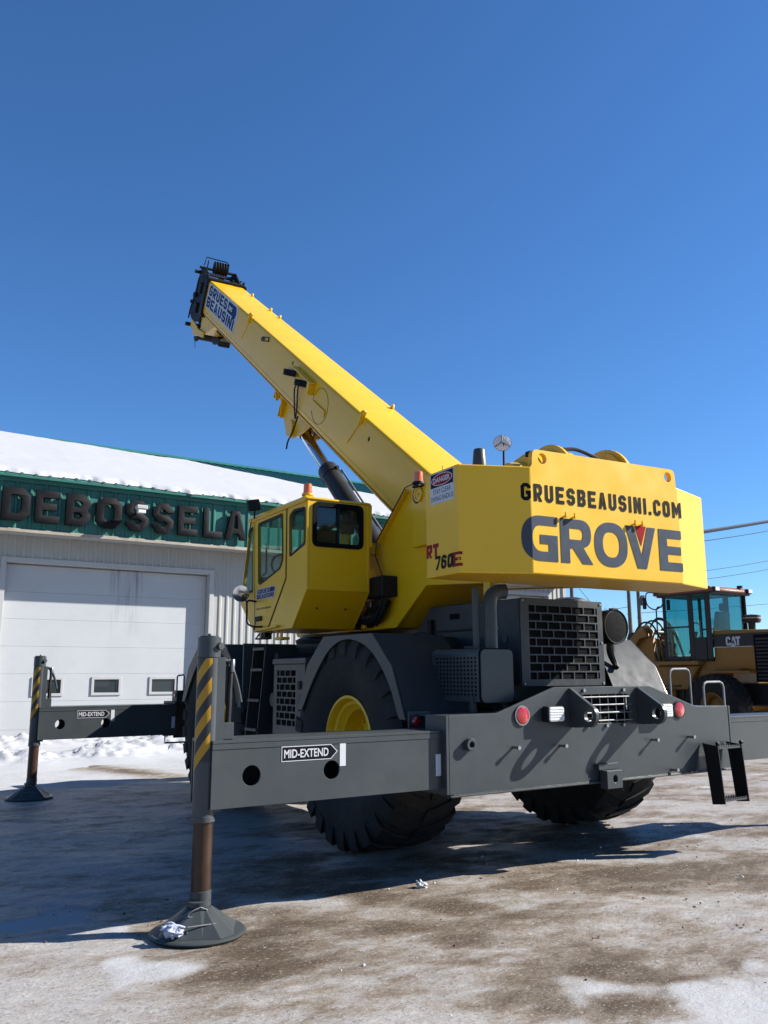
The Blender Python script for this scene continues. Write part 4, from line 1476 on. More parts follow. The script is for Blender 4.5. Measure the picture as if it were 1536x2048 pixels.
# mast side plates, with bent flange along the sloped edge
def mast(sx):
    poly = [(-3.60, 2.25), (-2.28, 2.34), (-1.70, 1.965), (.80, 1.965), (.95, 2.15), (.35, 2.35), (-.80, 2.62), (-1.05, 2.80), (-1.39, 2.87), (-2.00, 3.33), (-2.14, 3.36), (-2.60, 3.30), (-3.60, 3.02)]
    x0, x1 = sorted((sx * .50, sx * .455))
    mb = MB(MS)
    mb.prismx(poly, x0, x1)
    ms = mb.build('mast_plate', YEL, crane, bevel=.006)
    mb = MB(MS)
    xo0, xo1 = sorted((sx * .501, sx * .560))
    mb.plate([(-1.38, 2.895), (-1.395, 2.86), (-1.995, 3.315), (-1.985, 3.345)], [], lambda u, v, w: (w, u, v), xo0, xo1)
    mb.build('flange', YEL, ms, bevel=.003)
    mb = MB(MS)
    mb.box(xo0, xo1, -2.40, -2.13, 2.72, 3.33)
    mb.build('pivot_panel', YEL, ms, bevel=.006)
    mb = MB(MS)
    mb.lathe([(.561, .075), (.580, .075), (.580, .055), (.570, .050), (.570, .012), (.585, .012)], (0, -2.27, 3.23), 'x', 24, sx)
    mb.build('pivot_cap', YEL, ms)
    mb = MB(MS)
    mb.box(xo0 + .0, xo1, -1.32, -1.10, 2.76, 2.88)
    mb.build('cab_mount', YEL, ms, bevel=.005)
    return ms
mast_l = mast(-1)
mast(1)
mb = MB(MS)
mb.prismx([(-3.58, 2.262), (-2.30, 2.352), (-1.70, 1.975), (-1.64, 2.0), (-2.26, 2.40), (-3.58, 2.31)], -.452, .452)
mb.box(-.452, .452, -1.7, .75, 1.97, 2.05)
mb.build('revolving_frame', YEL, crane, bevel=.005)
MB(MS).box(-.60, -.57, -3.45, -3.35, 2.09, 2.26).build('counterweight_bracket', YEL, crane, bevel=.004)
# black control box, hoses and stickers on the left mast plate
MB(MS).box(-.68, -.502, -1.74, -1.34, 2.275, 2.485).build('junction_box', BLK, mast_l, bevel=.008)
MB(MS).box(-.60, -.502, -1.34, -1.22, 2.19, 2.265).build('valve_block', STL, mast_l, bevel=.006)
mb = MB(MS)
mb.plate(circ(-1.035, 2.23, .055, 24, .075), [], lambda u, v, w: (-.505 - w, u, v), 0, .002)
mb.build('round_sticker', WHT, mast_l)
for k, (y, dz) in enumerate(((-1.70, .0), (-1.65, .02), (-1.60, -.02), (-1.55, .03), (-1.50, 0), (-1.45, .02))):
    MB(MS).tube(bez([(-.60, y, 2.28), (-.62, y + .02, 2.20 + dz), (-.60, y + .12, 2.09), (-.56, y + .30, 2.03 + dz), (-.54, y + .55, 2.0)], 5), .013 if k % 2 else .018, 7).build('hose', BLK, mast_l)
MB(MS).tube(bez([(-.56, -.85, 2.20), (-.60, -1.05, 2.10), (-.60, -1.30, 2.05), (-.58, -1.50, 2.12), (-.56, -1.62, 2.24)], 6), .045, 10).build('loom', BLK, mast_l)
for k in range(5):
    MB(MS).tube(bez([(-.53, -1.15 - .07 * k, 2.19), (-.60, -1.12 - .08 * k, 2.07), (-.56, -1.02 - .1 * k, 1.99)], 5), .010, 6).build('hose', BLK, mast_l)
for k in range(3):
    MB(MS).box(-.60, -.52, -.96 - k * .12, -.88 - k * .12, 1.975, 2.06 - .015 * k).build('manifold', BLK if k % 2 else YEL, mast_l, bevel=.006)
MB(MS).tube([(-.565, -1.55, 2.485), (-.57, -1.40, 2.72), (-.565, -1.405, 2.88), (-.57, -2.02, 3.345), (-.60, -2.24, 3.34)], .006, 6).build('lamp_cable', BLK, mast_l)

# beacons
def beacon(x, y, z, par, base_dark, h=.105):
    mb = MB(MS)
    mb.lathe([(0, .050), (.008, .050), (.012, .046), (.10, .042), (h, .034), (h + .002, .0)], (x, y, z), 'z', 24)
    b = mb.build('beacon', AMB, par)
    mb = MB(MS)
    mb.lathe([(-.03, .030), (-.022, .062), (-.001, .060)], (x, y, z), 'z', 20)
    mb.build('beacon_base', BLK if base_dark else YEL, b)
    return b
beacon(-.585, -2.30, 3.345, mast_l, True)
MB(MS).box(-.62, -.50, -2.36, -2.24, 3.295, 3.313).build('beacon_bracket', BLK, mast_l)

# hoists behind the boom foot
def hoist(y, x0, x1, r, z):
    mb = MB(MS)
    mb.cyl((x0, y, z), (x1, y, z), r * .62, 28)
    h = mb.build('hoist_drum', DGR, crane)
    for x in (x0, x1):
        mb = MB(MS)
        mb.lathe([(-.018, r * .93), (-.018, r), (.018, r), (.018, r * .93)], (x, y, z), 'x', 44)
        mb.build('drum_flange', YEL, h, bevel=.004)
    mb = MB(MS)
    for k in range(9):
        xx = x0 + .05 + k * (x1 - x0 - .1) / 8
        mb.lathe([(-.02, r * .66), (0, r * .70), (.02, r * .66)], (xx, y, z), 'x', 28)
    mb.build('wire_rope', STL, h)
    mb = MB(MS)
    mb.lathe([(-.30, .10), (-.29, .19), (-.10, .20), (-.06, .24), (-.02, .24)], (x0, y, z), 'x', 30)
    mb.build('gearbox', YEL, h)
    MB(MS).box(x0 - .20, x1 + .12, y - .22, y + .22, z - r - .20, z - r - .01).build('hoist_mount', YEL, h, bevel=.01)
    mb = MB(MS)
    pts = [(y + (r + .035) * math.cos(R(a)), z + (r + .035) * math.sin(R(a))) for a in range(20, 161, 10)]
    pts2 = [(y + (r - .03) * math.cos(R(a)), z + (r - .03) * math.sin(R(a))) for a in range(160, 19, -10)]
    mb.prismx(pts + pts2, x1 + .03, x1 + .065)
    mb.build('hoist_cheek', YEL, h, bevel=.004)
hoist(-3.72, -.165, .42, .325, 3.10)
mb = MB(MS)
mb.lathe([(-.62, .06), (-.60, .14), (-.42, .17), (-.40, .245), (-.24, .265), (-.22, .29), (-.17, .29)], (0, -3.72, 3.08), 'x', 36)
mb.build('hoist_gearcase', YEL, crane)
MB(MS).box(-.50, -.43, -3.90, -3.84, 3.255, 3.30).build('hoist_plate', BLK, crane, bevel=.004)
mb = MB(MS)
mb.lathe([(-.02, .27), (-.02, .285), (.03, .285), (.03, .27)], (-.05, -3.72, 3.10), 'x', 40)
mb.lathe([(-.02, .22), (-.02, .245), (.20, .245), (.24, .20)], (.46, -3.72, 3.10), 'x', 36)
mb.build('hoist_brake_cover', YEL, crane)
MB(MS).tube(bez([(-.10, -3.86, 3.37), (.05, -3.86, 3.385), (.25, -3.86, 3.34), (.36, -3.86, 3.28)], 5), .016, 6).build('hoist_hose', BLK, crane)
hoist(-2.95, -.20, .20, .28, 3.02)

# deck mirror and grey stub on top of the counterweight
MB(MS).tube([(-.69, -3.80, 3.05), (-.685, -3.80, 3.36)], .009, 8).build('mirror_stalk', BLK, cw)
mb = MB(MS)
mdir = Vector((-.55, -.80, .2)).normalized()
c0 = Vector((-.69, -3.79, 3.365))
mb.tube([c0 - mdir * .035, c0 - mdir * .012, c0 + mdir * .0], [.03, .070, .074], 28)
mb.build('round_mirror', STL, cw)
mb = MB(MS)
mb.tube([c0 + mdir * .001, c0 + mdir * .006, c0 + mdir * .009], [.071, .05, .02], 28)
mb.build('mirror_glass', CLR, cw)
mb = MB(MS)
for a in (90, 210, 330):
    sv = mdir.cross(Vector((0, 0, 1))).normalized()
    uv = sv.cross(mdir)
    e_ = c0 + (sv * math.cos(R(a)) + uv * math.sin(R(a))) * .07 + mdir * .004
    mb.tube([c0 + mdir * .014, e_], .006, 6)
mb.build('mirror_spider', STL, cw)
MB(MS).lathe([(0, .058), (.145, .046), (.155, .040), (.155, .02)], (-1.075, -4.0, 3.057), 'z', 22).build('vent_stub', GRY, cw)
MB(MS).tube([(-1.22, -3.70, 3.05), (-1.222, -3.70, 3.13)], .003, 5).build('whip_aerial', BLK, cw)

# ------------------------------------------------------------------ boom (local axes: X across, Y along s, Z up t)
BM = MS @ Matrix.Translation((0, -2.048, 3.547)) @ Matrix.Rotation(R(34.9), 4, 'X')
def section(hw, t0, t1, r, rb):
    """rounded box section outline in (x, t)"""
    pts = []
    for cx, cz, a0 in ((hw - r, t1 - r, 0), (-hw + r, t1 - r, 90)):
        pts += [(cx + r * math.cos(R(a0 + 90 * k / 5)), cz + r * math.sin(R(a0 + 90 * k / 5))) for k in range(6)]
    for cx, cz, a0 in ((-hw + rb, t0 + rb, 180), (hw - rb, t0 + rb, 270)):
        pts += [(cx + rb * math.cos(R(a0 + 90 * k / 3)), cz + rb * math.sin(R(a0 + 90 * k / 3))) for k in range(4)]
    return pts
def loft(mb, sec, s0, s1):
    mb.rings([[(x, s0, t) for x, t in sec], [(x, s1, t) for x, t in sec]])
mb = MB(BM)
loft(mb, section(.35, -.66, .0, .045, .07), -.35, 9.34)
boom = mb.build('boom_section', YEL, crane, smooth=30)
mb = MB(BM)
mb.cyl((-.56, -.33, -.15), (.56, -.33, -.15), .09, 20)
mb.build('boom_pivot', STL, boom)
mb = MB(BM)
for x in (-.30, .18):
    mb.prismx([(-.75, -.05), (-.35, .02), (-.2, -.62), (-.55, -.40)], x, x + .12)
mb.build('boom_foot', YEL, boom, bevel=.01)
# weld seam along the lower side and flange at the bottom corner
MB(BM).box(-.3535, -.350, .1, 9.2, -.575, -.569).build('weld_seam', YEL, boom)
mb = MB(BM)
mb.box(-.325, -.295, .3, 9.3, -.672, -.6605)
mb.build('bottom_flange', YEL, boom)
# dark collar and inner sections at the boom tip
mb = MB(BM)
o1, i1 = section(.395, -.715, .05, .06, .07), section(.352, -.662, .002, .045, .07)
mb.plate(o1, [i1], lambda u, v, w: (u, w, v), 9.35, 9.52)
col_ = mb.build('boom_collar', BLK, boom, bevel=.006)
mb = MB(BM)
loft(mb, section(.315, -.60, -.03, .03, .05), 9.30, 9.66)
mb.build('boom_section', YEL, boom, smooth=30)
mb = MB(BM)
loft(mb, section(.28, -.56, -.06, .03, .05), 9.6, 9.78)
loft(mb, section(.245, -.53, -.09, .03, .05), 9.7, 9.92)
mb.build('boom_section', BLK, boom, smooth=30)
# head: side plates, sheaves, rails
head = MB(BM)
for x in (-.33, .29):
    head.prismx([(9.53, .04), (9.98, .16), (10.22, .05), (10.30, -.40), (10.36, -.88), (10.10, -.98), (9.62, -.86), (9.53, -.66)], x, x + .035)
head.box(-.295, .29, 9.78, 10.16, -.90, -.87)
head.box(-.295, .29, 9.94, 10.2, .0, .03)
head.box(-.295, .29, 10.18, 10.22, -.80, -.1)
hd_ = head.build('boom_head', BLK, crane, bevel=.005)
def sheave(x, s, t, r, par, w=.022):
    mb = MB(BM)
    mb.lathe([(-w, r), (-w * .35, r * .86), (w * .35, r * .86), (w, r), (w, r * .55), (w * .3, r * .5), (w * .3, .0)][:4], (x, s, t), 'x', 30)
    return mb.build('sheave', BLK, par)
for k in range(5):
    sheave(-.16 + k * .052, 9.82, .20, .125, hd_)
for k in range(4):
    sheave(-.12 + k * .07, 10.20, -.90, .15, hd_)
sheave(.1, 10.18, -.12, .16, hd_)
mb = MB(BM)
mb.tube([(-.33, 10.02, .18), (-.33, 9.98, .34), (.05, 9.86, .345), (.10, 9.80, .30)], .011, 6)
mb.tube([(-.36, 9.66, .33), (-.36, 9.66, .05)], .012, 6)
mb.build('rope_guard', BLK, hd_)
mb = MB(BM)
mb.cyl((-.44, 10.20, .0), (.36, 10.20, .0), .035, 12)
mb.cyl((-.40, 10.05, .12), (.30, 10.05, .12), .028, 12)
mb.cyl((-.40, 10.28, -1.08), (.30, 10.28, -1.08), .04, 12)
mb.cyl((-.39, 10.15, -.45), (-.33, 10.15, -.45), .05, 12)
mb.cyl((-.385, 9.9, -.22), (-.33, 9.9, -.22), .035, 10)
mb.cyl((-.385, 10.3, -.62), (-.33, 10.3, -.62), .035, 10)
mb.build('head_pin', BLK, hd_)
for x in (-.37, .34):
    mb = MB(BM)
    mb.tube(bez([(x, 9.6, .08), (x - .02, 9.95, -.05), (x - .01, 10.05, -.35), (x - .02, 10.16, -.7), (x, 10.26, -.95)], 5), .016, 6)
    mb.build('head_hose', BLK, hd_)
mb = MB(BM)
mb.box(-.40, -.33, 9.72, 9.86, -.34, -.14)
mb.box(-.395, -.33, 9.80, 9.92, -.74, -.55)
mb.build('cable_reel_box', BLK, hd_, bevel=.01)
# small knobs along the top rear edge of the collar
for x in (.12, .24, .34):
    MB(BM).cyl((x, 9.43, .05), (x, 9.43, .10), .022, 10).build('collar_knob', BLK, col_)
# yellow nose wedge and arms, dark lower sheave below
mb = MB(BM)
mb.prismx([(9.60, -.72), (9.34, -.672), (8.72, -.672), (8.55, -.69), (9.14, -.99), (9.50, -.985)], -.29, .10)
mb.build('nose_wedge', YEL, hd_, bevel=.008)
mb = MB(BM)
for x in (-.335, .20):
    mb.prismx([(10.16, -.93), (10.13, -1.10), (9.90, -1.12), (9.76, -1.19), (9.52, -1.12), (9.10, -1.05), (9.14, -.95), (9.52, -.99), (9.8, -.95)], x, x + .035)
mb.build('nose_bracket', YEL, hd_, bevel=.006)
mb = MB(BM)
mb.lathe([(-.26, .05), (-.26, .15), (-.22, .15), (-.20, .11), (.10, .11), (.12, .15), (.16, .15), (.16, .05)], (0, 9.86, -1.16), 'x', 26)
mb.build('rope_anchor', BLK, hd_)
mb = MB(BM)
mb.box(-.18, .18, 8.55, 8.85, -.83, -.70)
mb.box(-.05, .18, 8.90, 9.5, -1.12, -.99)
mb.build('winch_block', BLK, hd_, bevel=.012)
MB(BM).tube(bez([(-.2, 10.20, -1.12), (-.2, 10.14, -1.25), (-.19, 9.98, -1.48)], 5), .006, 5).build('trailing_cord', BLK, hd_)
# sign on the boom
bP = lambda u, v, d: (-.352 - d, 9.22 - u, -.475 + v)
sg = rpoly([(-.06, .0), (2.0, -.01), (2.02, .10), (1.95, .18), (2.06, .23), (2.06, .35), (1.98, .46), (1.45, .475), (1.43, .465), (-.0, .45), (-.05, .40)], .02, 2)
sticker(sg, SLV, .0005, .0015, 'boom_sign', boom, bP, BM)
for b in lettering('GRUES', bP, .03, .245, .185, 1.30, .62, .21, .13, .12, .0022, .0032, M=BM):
    b.build('letter', NAV, boom, smooth=0)
for b in lettering('BEAUSINI', bP, .0, .020, .190, 1.93, .62, .21, .13, .12, .0022, .0032, M=BM):
    b.build('letter', NAV, boom, smooth=0)
sticker(rpoly([(1.40, .24), (1.72, .24), (1.80, .19), (1.93, .235), (1.97, .34), (1.90, .43), (1.40, .43)], .015, 2), NAV, .0022, .0032, 'sign_emblem', boom, bP, BM)
for b in lettering('INC', bP, 1.47, .295, .075, .22, .6, .24, .12, .16, .0040, .0048, M=BM):
    b.build('letter', WHT, boom, smooth=0)
# fittings on the side of the boom
def bbox_(x0, x1, s0, s1, t0, t1, nm, m, par=None, bv=.004):
    return MB(BM).box(x0, x1, s0, s1, t0, t1).build(nm, m, par or boom, bevel=bv)
for s in (6.47, 1.64):
    mb = MB(BM)
    mb.prismy(rpoly([(-.40, -.10), (-.352, -.10), (-.325, .055), (-.365, .075), (-.40, .03)], .015, 3), s - .022, s + .022)
    mb.build('rope_guide', YEL, boom, bevel=.003)
    MB(BM).tube([(-.362, s + .01, -.08), (-.358, s + .22, -.42)], .006, 6).build('guide_rod', YEL, boom)
for s in (8.62, 7.45, 6.92, 2.2):
    mb = MB(BM)
    mb.prismx([(s - .04, -.002), (s + .04, -.002), (s + .012, .055), (s - .015, .055)], .285, .315)
    mb.build('boom_lug', YEL, boom, bevel=.004)
for s, tc, w in ((4.11, -.235, .49), (3.64, -.24, .43)):
    # flat black plates, level with the horizon rather than with the boom
    def rotp(u, v, w_, s=s, tc=tc):
        return (-.395 - w_, s - u * .975 + v * .25, tc + u * .222 + v * .97)
    mb = MB(BM)
    mb.plate(rect(-w / 2, -.045, w / 2, .045), [], rotp, 0, .008)
    mb.build('black_bracket', MATTE, boom, bevel=.003)
    mb = MB(BM)
    for u in (-w / 2 + .04,):
        for v in (-.022, .022):
            mb.plate(circ(u, v, .008, 8), [], rotp, .0085, .0105)
    mb.build('bracket_rivet', STL, boom)
mb = MB(BM)
mb.prismx([(3.22, -.125), (3.96, -.115), (3.96, -.095), (3.22, -.105)], -.45, -.351)
mb.prismx([(3.28, -.29), (3.32, -.126), (3.24, -.126), (3.22, -.27)], -.44, -.351)
mb.build('reel_shelf', YEL, boom, bevel=.003)
# small bracket with two bars, inspection hole rims, weld ring
mb = MB(BM)
clipP = lambda u, v, w_: (-.358 - w_, 5.68 - u * .975 + v * .22, -.155 + u * .222 + v * .975)
for u0, v0_, u1, v1_ in ((0, -.035, .33, -.022), (0, .022, .33, .035), (0, -.035, .016, .035), (.09, -.035, .106, .035), (.314, -.035, .33, .035), (-.02, -.006, .09, .006)):
    mb.plate(rect(u0, v0_, u1, v1_), [], clipP, 0, .012)
mb.build('cable_clip', BLK, boom)
for s, t in ((4.20, -.11), (1.35, -.18)):
    sticker(circ(s, t, .022, 14, .03), MATTE, .0005, .0012, 'bolt_hole', boom, lambda u, v, d: (-.3505 - d, u, v), BM)
mb = MB(BM)
mb.tube([(-.3515, 2.92 + .27 * math.cos(R(a)), -.32 + .235 * math.sin(R(a))) for a in range(0, 330, 12)], .0035, 5)
mb.build('weld_ring', DGR, boom)
mb = MB(BM)
mb.box(-.372, -.352, 2.72, 3.16, -.335, -.315)
mb.box(-.366, -.352, 2.70, 2.76, -.40, -.31)
mb.build('boom_latch', YEL, boom, bevel=.002)
MB(BM).tube(bez([(-.40, 3.70, -.24), (-.40, 3.78, -.36), (-.375, 3.72, -.56), (-.33, 3.66, -.76), (-.37, 3.61, -.58), (-.40, 3.64, -.38), (-.40, 3.70, -.24)], 7), .010, 6, closed=False).build('hanging_cable', BLK, boom)
MB(BM).tube(bez([(-.30, 3.66, -.72), (-.27, 3.78, -1.0), (-.25, 3.90, -1.18), (-.27, 3.84, -1.28)], 6), .012, 6).build('hanging_cable', BLK, boom)
# tubes clipped under the boom
for x, t, m in ((-.27, -.70, CHR), (-.22, -.705, BLK)):
    MB(BM).tube([(x, .1, t), (x, 3.1, t)], .014, 8).build('hydraulic_tube', m, boom)
# lift cylinder bracket
mb = MB(BM)
for x in (-.19, .16):
    mb.prismx([(5.15, -.661), (4.95, -.70), (4.22, -1.14), (3.98, -1.16), (3.70, -1.00), (3.30, -.661)], x, x + .03)
mb.build('lift_bracket', YEL, boom, bevel=.004)
mb = MB(BM)
for s, t in ((4.86, -.84), (4.52, -1.02)):
    mb.box(-.26, .26, s - .01, s + .01, t, -.661)
for s, tt in ((4.80, -.86), (4.46, -1.02)):
    mb.prismy([(-.29, -.662), (-.19, -.662), (-.19, tt), (-.235, tt)], s, s + .02)
mb.build('bracket_gusset', YEL, boom, bevel=.003)
mb = MB(BM)
mb.lathe([(-.24, .05), (-.24, .12), (-.19, .12)], (0, 4.02, -1.02), 'x', 24)
mb.lathe([(.24, .05), (.24, .12), (.19, .12)], (0, 4.02, -1.02), 'x', 24)
mb.build('pin_boss', YEL, boom)
# lift cylinder
pt = lambda s, t: (0.0, s, t)
P1, P2 = Vector((0, 4.05, -1.04)), Vector((0, 2.89, -1.18))
dv = (P2 - P1).normalized()
mb = MB(BM)
mb.cyl(P1, P2 + dv * .02, .079, 28)
mb.cyl(P1 - Vector((.14, 0, 0)), P1 + Vector((.14, 0, 0)), .105, 24)
rod = mb.build('lift_cylinder_rod', CHR, crane)
mb = MB(BM)
E2 = P2 + dv * 3.0
mb.tube([P2, P2 + dv * .01, P2 + dv * .20, P2 + dv * .201, E2], [.134, .142, .142, .132, .132], 36)
brl = mb.build('lift_cylinder_barrel', DGR, crane)
sd_ = Vector((1, 0, 0))
mb = MB(BM)
mb.tube([P2 + dv * .18 + sd_ * .11 + Vector((0, 0, .115)), P2 + dv * 1.8 + sd_ * .11 + Vector((0, 0, .115))], .014, 8)
mb.tube([P2 + dv * .22 - sd_ * .160, P2 + dv * 1.8 - sd_ * .160], .013, 8)
mb.build('hydraulic_tube', STL, brl)
mb = MB(BM)
mb.cyl(P2 + dv * .12 + Vector((.02, 0, .10)), P2 + dv * .22 + Vector((.02, 0, .17)), .022, 8)
mb.build('port_fitting', BLK, brl)
mb = MB(BM)
mb.cyl(P1 + dv * .06, P1 + dv * .13, .093, 24)
mb.build('rod_gland', DGR, rod)

# ------------------------------------------------------------------ operator's cab
CX0, CX1 = -1.40, -.69
cab = empty('operator_cab', MS @ Vector((-1.05, -.6, 1.95)), crane)
side = [(-1.49, 3.24), (-1.49, 2.33), (-1.14, 1.965), (-.06, 1.965), (.40, 2.31), (.385, 2.40), (.17, 3.265)]
dw = rpoly([(-.835, 3.195), (-.125, 3.195), (-.175, 2.515), (-.23, 2.50), (-.79, 2.615), (-.865, 2.70)], .035, 3)
qw = rpoly([(-1.43, 3.165), (-1.15, 3.18), (-1.045, 3.14), (-1.06, 2.715), (-1.44, 2.80)], .035, 3)
fw = rpoly([(.05, 3.18), (.145, 3.17), (.345, 2.44), (.01, 2.44)], .03, 3)
mb = MB(MS)
mb.prismx(side, CX0, CX0 + .025, [dw, qw, fw])
sp = mb.build('side_panel', YEL, cab, bevel=.003)
mb = MB(MS)
mb.prismx(side, CX1 - .025, CX1, [dw, qw, fw])
mb.build('side_panel', YEL, cab, bevel=.003)
def gasket(poly, w, x, d):
    c = Vector((sum(p[0] for p in poly) / len(poly), sum(p[1] for p in poly) / len(poly)))
    out, inn = [], []
    for p in poly:
        v = Vector(p) - c
        out.append(tuple(c + v * (1 + w / v.length)))
        inn.append(tuple(c + v * (1 - w * .8 / v.length)))
    mb = MB(MS)
    mb.prismx(out, x - d, x, [inn])
    return mb
for nm, poly in (('door_window', dw), ('quarter_window', qw), ('front_corner_window', fw)):
    g = gasket(poly, .016, CX0 - .001, .005).build('window_seal', BLK, cab)
    for x in (CX0 + .010, CX1 - .012):
        mb = MB(MS)
        mb.prismx(poly, x, x + .003)
        mb.build(nm, GLS, cab, smooth=0)
# rear panel with a framed sliding window
rw = rpoly(rect(-1.315, 2.795, -.80, 3.195), .05, 5)
mb = MB(MS)
mb.prismy(rect(CX0 + .0255, 2.33, CX1 - .0255, 3.238), -1.488, -1.465, [rw])
mb.build('rear_panel', YEL, cab)
mb = MB(MS)
mb.prismy(rpoly(rect(-1.345, 2.765, -.770, 3.225), .07, 6), -1.506, -1.489, [rpoly(rect(-1.30, 2.81, -.815, 3.18), .045, 5)])
mb.build('window_seal', MATTE, cab)
MB(MS).box(-1.068, -1.045, -1.502, -1.478, 2.80, 3.19).build('window_mullion', BLK, cab)
mb = MB(MS)
mb.prismy(rw, -1.480, -1.476)
mb.build('rear_window', GLS, cab, smooth=0)
mb = MB(MS)   # fixed corner post at the right rear
mb.box(CX1 + .001, CX1 + .03, -1.488, -1.38, 2.80, 3.25)
mb.build('corner_post', YEL, cab, bevel=.004)
mb = MB(MS)
mb.add([(CX0 + .02, -1.486, 2.328), (CX1 - .02, -1.486, 2.328), (CX1 - .02, -1.14, 1.967), (CX0 + .02, -1.14, 1.967),
        (CX0 + .02, -1.46, 2.328), (CX1 - .02, -1.46, 2.328), (CX1 - .02, -1.12, 1.99), (CX0 + .02, -1.12, 1.99)],
       [(0, 1, 2, 3), (4, 7, 6, 5), (0, 4, 5, 1), (1, 5, 6, 2), (2, 6, 7, 3), (3, 7, 4, 0)])
mb.build('lower_rear_panel', YEL, cab)
for x in (-1.22, -.90):
    MB(MS).cyl((x, -1.345, 2.165), (x, -1.36, 2.15), .008, 6).build('panel_bolt', DGR, cab)
MB(MS).box(CX0 + .026, CX1 - .026, -1.13, -.07, 1.966, 1.985).build('cab_floor', YEL, cab)
mb = MB(MS)   # roof with lip
n_ = (0.0, 0, 0)
mb.plate([(-1.50, 3.242), (.185, 3.267), (.19, 3.285), (.15, 3.315), (-1.42, 3.285), (-1.50, 3.262)], [], lambda u, v, w: (w, u, v), CX0 - .012, CX1 + .012)
mb.build('cab_roof', YEL, cab, bevel=.008, bseg=2)
mb = MB(MS)   # rain gutter above the door
mb.plate([(-1.47, 3.225), (.15, 3.25), (.15, 3.262), (-1.47, 3.237)], [], lambda u, v, w: (w, u, v), CX0 - .028, CX0 - .0005)
mb.build('rain_gutter', YEL, cab, bevel=.003)
mb = MB(MS)   # windscreen
mb.add([(CX0 + .03, .165, 3.25), (CX1 - .03, .165, 3.25), (CX1 - .03, .385, 2.40), (CX0 + .03, .385, 2.40),
        (CX0 + .03, .160, 3.25), (CX1 - .03, .160, 3.25), (CX1 - .03, .380, 2.40), (CX0 + .03, .380, 2.40)],
       [(0, 1, 2, 3), (4, 7, 6, 5), (0, 4, 5, 1), (1, 5, 6, 2), (2, 6, 7, 3), (3, 7, 4, 0)])
mb.build('windscreen', GLS, cab, smooth=0)
mb = MB(MS)
mb.add([(CX0 + .026, -.06, 1.967), (CX1 - .026, -.06, 1.967), (CX1 - .026, .40, 2.31), (CX0 + .026, .40, 2.31), (CX1 - .026, .385, 2.40), (CX0 + .026, .385, 2.40),
        (CX0 + .026, -.08, 1.99), (CX1 - .026, -.08, 1.99), (CX1 - .026, .375, 2.32), (CX0 + .026, .375, 2.32), (CX1 - .026, .365, 2.40), (CX0 + .026, .365, 2.40)],
       [(0, 1, 2, 3), (3, 2, 4, 5), (6, 9, 8, 7), (9, 11, 10, 8), (5, 4, 10, 11), (0, 6, 7, 1)])
mb.build('nose_panel', YEL, cab)
# door edge seals, handle, rail
mb = MB(MS)
mb.prismx(stroke([(-.955, 3.232), (-.965, 2.49), (-.48, 1.985)], .022), CX0 - .005, CX0 - .0008)
mb.build('door_seal', BLK, cab)
mb = MB(MS)
mb.prismx(stroke([(.005, 3.235), (-.085, 1.98)], .007), CX0 - .003, CX0 - .0008)
mb.build('door_gap', BLK, cab)
MB(MS).box(CX0 - .03, CX0 - .001, -.36, -.13, 1.965, 1.985)
mb = MB(MS)
mb.prismx([(-.82, 1.99), (-.16, 1.968), (-.16, 1.985), (-.82, 2.012)], CX0 - .045, CX0 - .001)
mb.build('door_sill', YEL, cab, bevel=.003)
MB(MS).box(CX0 - .02, CX0 - .001, -.30, -.12, 2.085, 2.14).build('door_handle', BLK, cab, bevel=.006)
MB(MS).tube([(CX0 - .012, -.13, 2.08), (CX0 - .03, -.13, 1.99), (CX0 - .03, -.20, 1.975), (CX0 - .002, -.21, 1.98)], .006, 6).build('handle_loop', BLK, cab)
# sign and number on the door
cP = lambda u, v, d: (CX0 - .0022 - d, -.13 - u, 2.325 + v)
for b in lettering('GRUES', cP, .02, .062, .050, .36, .62, .22, .13, .12, .0012, .0020, M=MS):
    b.build('letter', NAV, cab, smooth=0)
for b in lettering('BEAUSINI', cP, .005, .006, .050, .50, .62, .22, .13, .12, .0012, .0020, M=MS):
    b.build('letter', NAV, cab, smooth=0)
sticker(rpoly([(-.008, .0), (.515, -.004), (.52, .05), (.545, .065), (.545, .105), (.52, .125), (-.008, .118)], .006, 2), SLV, .0, .0008, 'door_sign', cab, cP, MS)
sticker(rpoly([(.39, .062), (.49, .062), (.53, .075), (.525, .10), (.50, .112), (.39, .112)], .004, 2), NAV, .0012, .0020, 'sign_emblem', cab, cP, MS)
font_text('RBQ: 5757-8256-21', cP, .0, -.118, .43, .026, .001, MS, .01).build('lettering', BKS, cab, smooth=0)
# inside
mb = MB(MS)
mb.box(-1.24, -.86, -1.05, -.62, 2.30, 2.42)
seat = mb.build('seat', SEAT, cab, bevel=.03, bseg=2)
mb = MB(MS)
mb.prismx([(-1.08, 2.42), (-1.20, 3.0), (-1.10, 3.02), (-.98, 2.42)], -1.24, -.88)
mb.build('backrest', SEAT, seat, bevel=.03, bseg=2)
MB(MS).box(-1.13, -.98, -1.25, -1.16, 3.0, 3.14).build('headrest', SEAT, seat, bevel=.02)
MB(MS).box(-1.16, -.94, -.98, -.70, 1.99, 2.30).build('seat_base', INT, seat)
mb = MB(MS)
mb.box(-1.36, -1.26, -1.05, -.35, 2.0, 2.55)
mb.box(-.84, -.73, -1.05, -.35, 2.0, 2.55)
mb.box(-1.30, -.80, .08, .30, 2.10, 2.62)
mb.build('console', INT, cab, bevel=.015)
mb = MB(MS)
mb.tube([(-1.05, .10, 2.55), (-1.05, -.08, 2.72)], .03, 10)
mb.tube([(-1.05 + .17 * math.cos(R(a)), -.10 + .06 * math.sin(R(a)), 2.73 + .15 * math.sin(R(a))) for a in range(0, 360, 18)], .014, 8, closed=True)
mb.build('steering_wheel', BLK, cab)
mb = MB(MS)
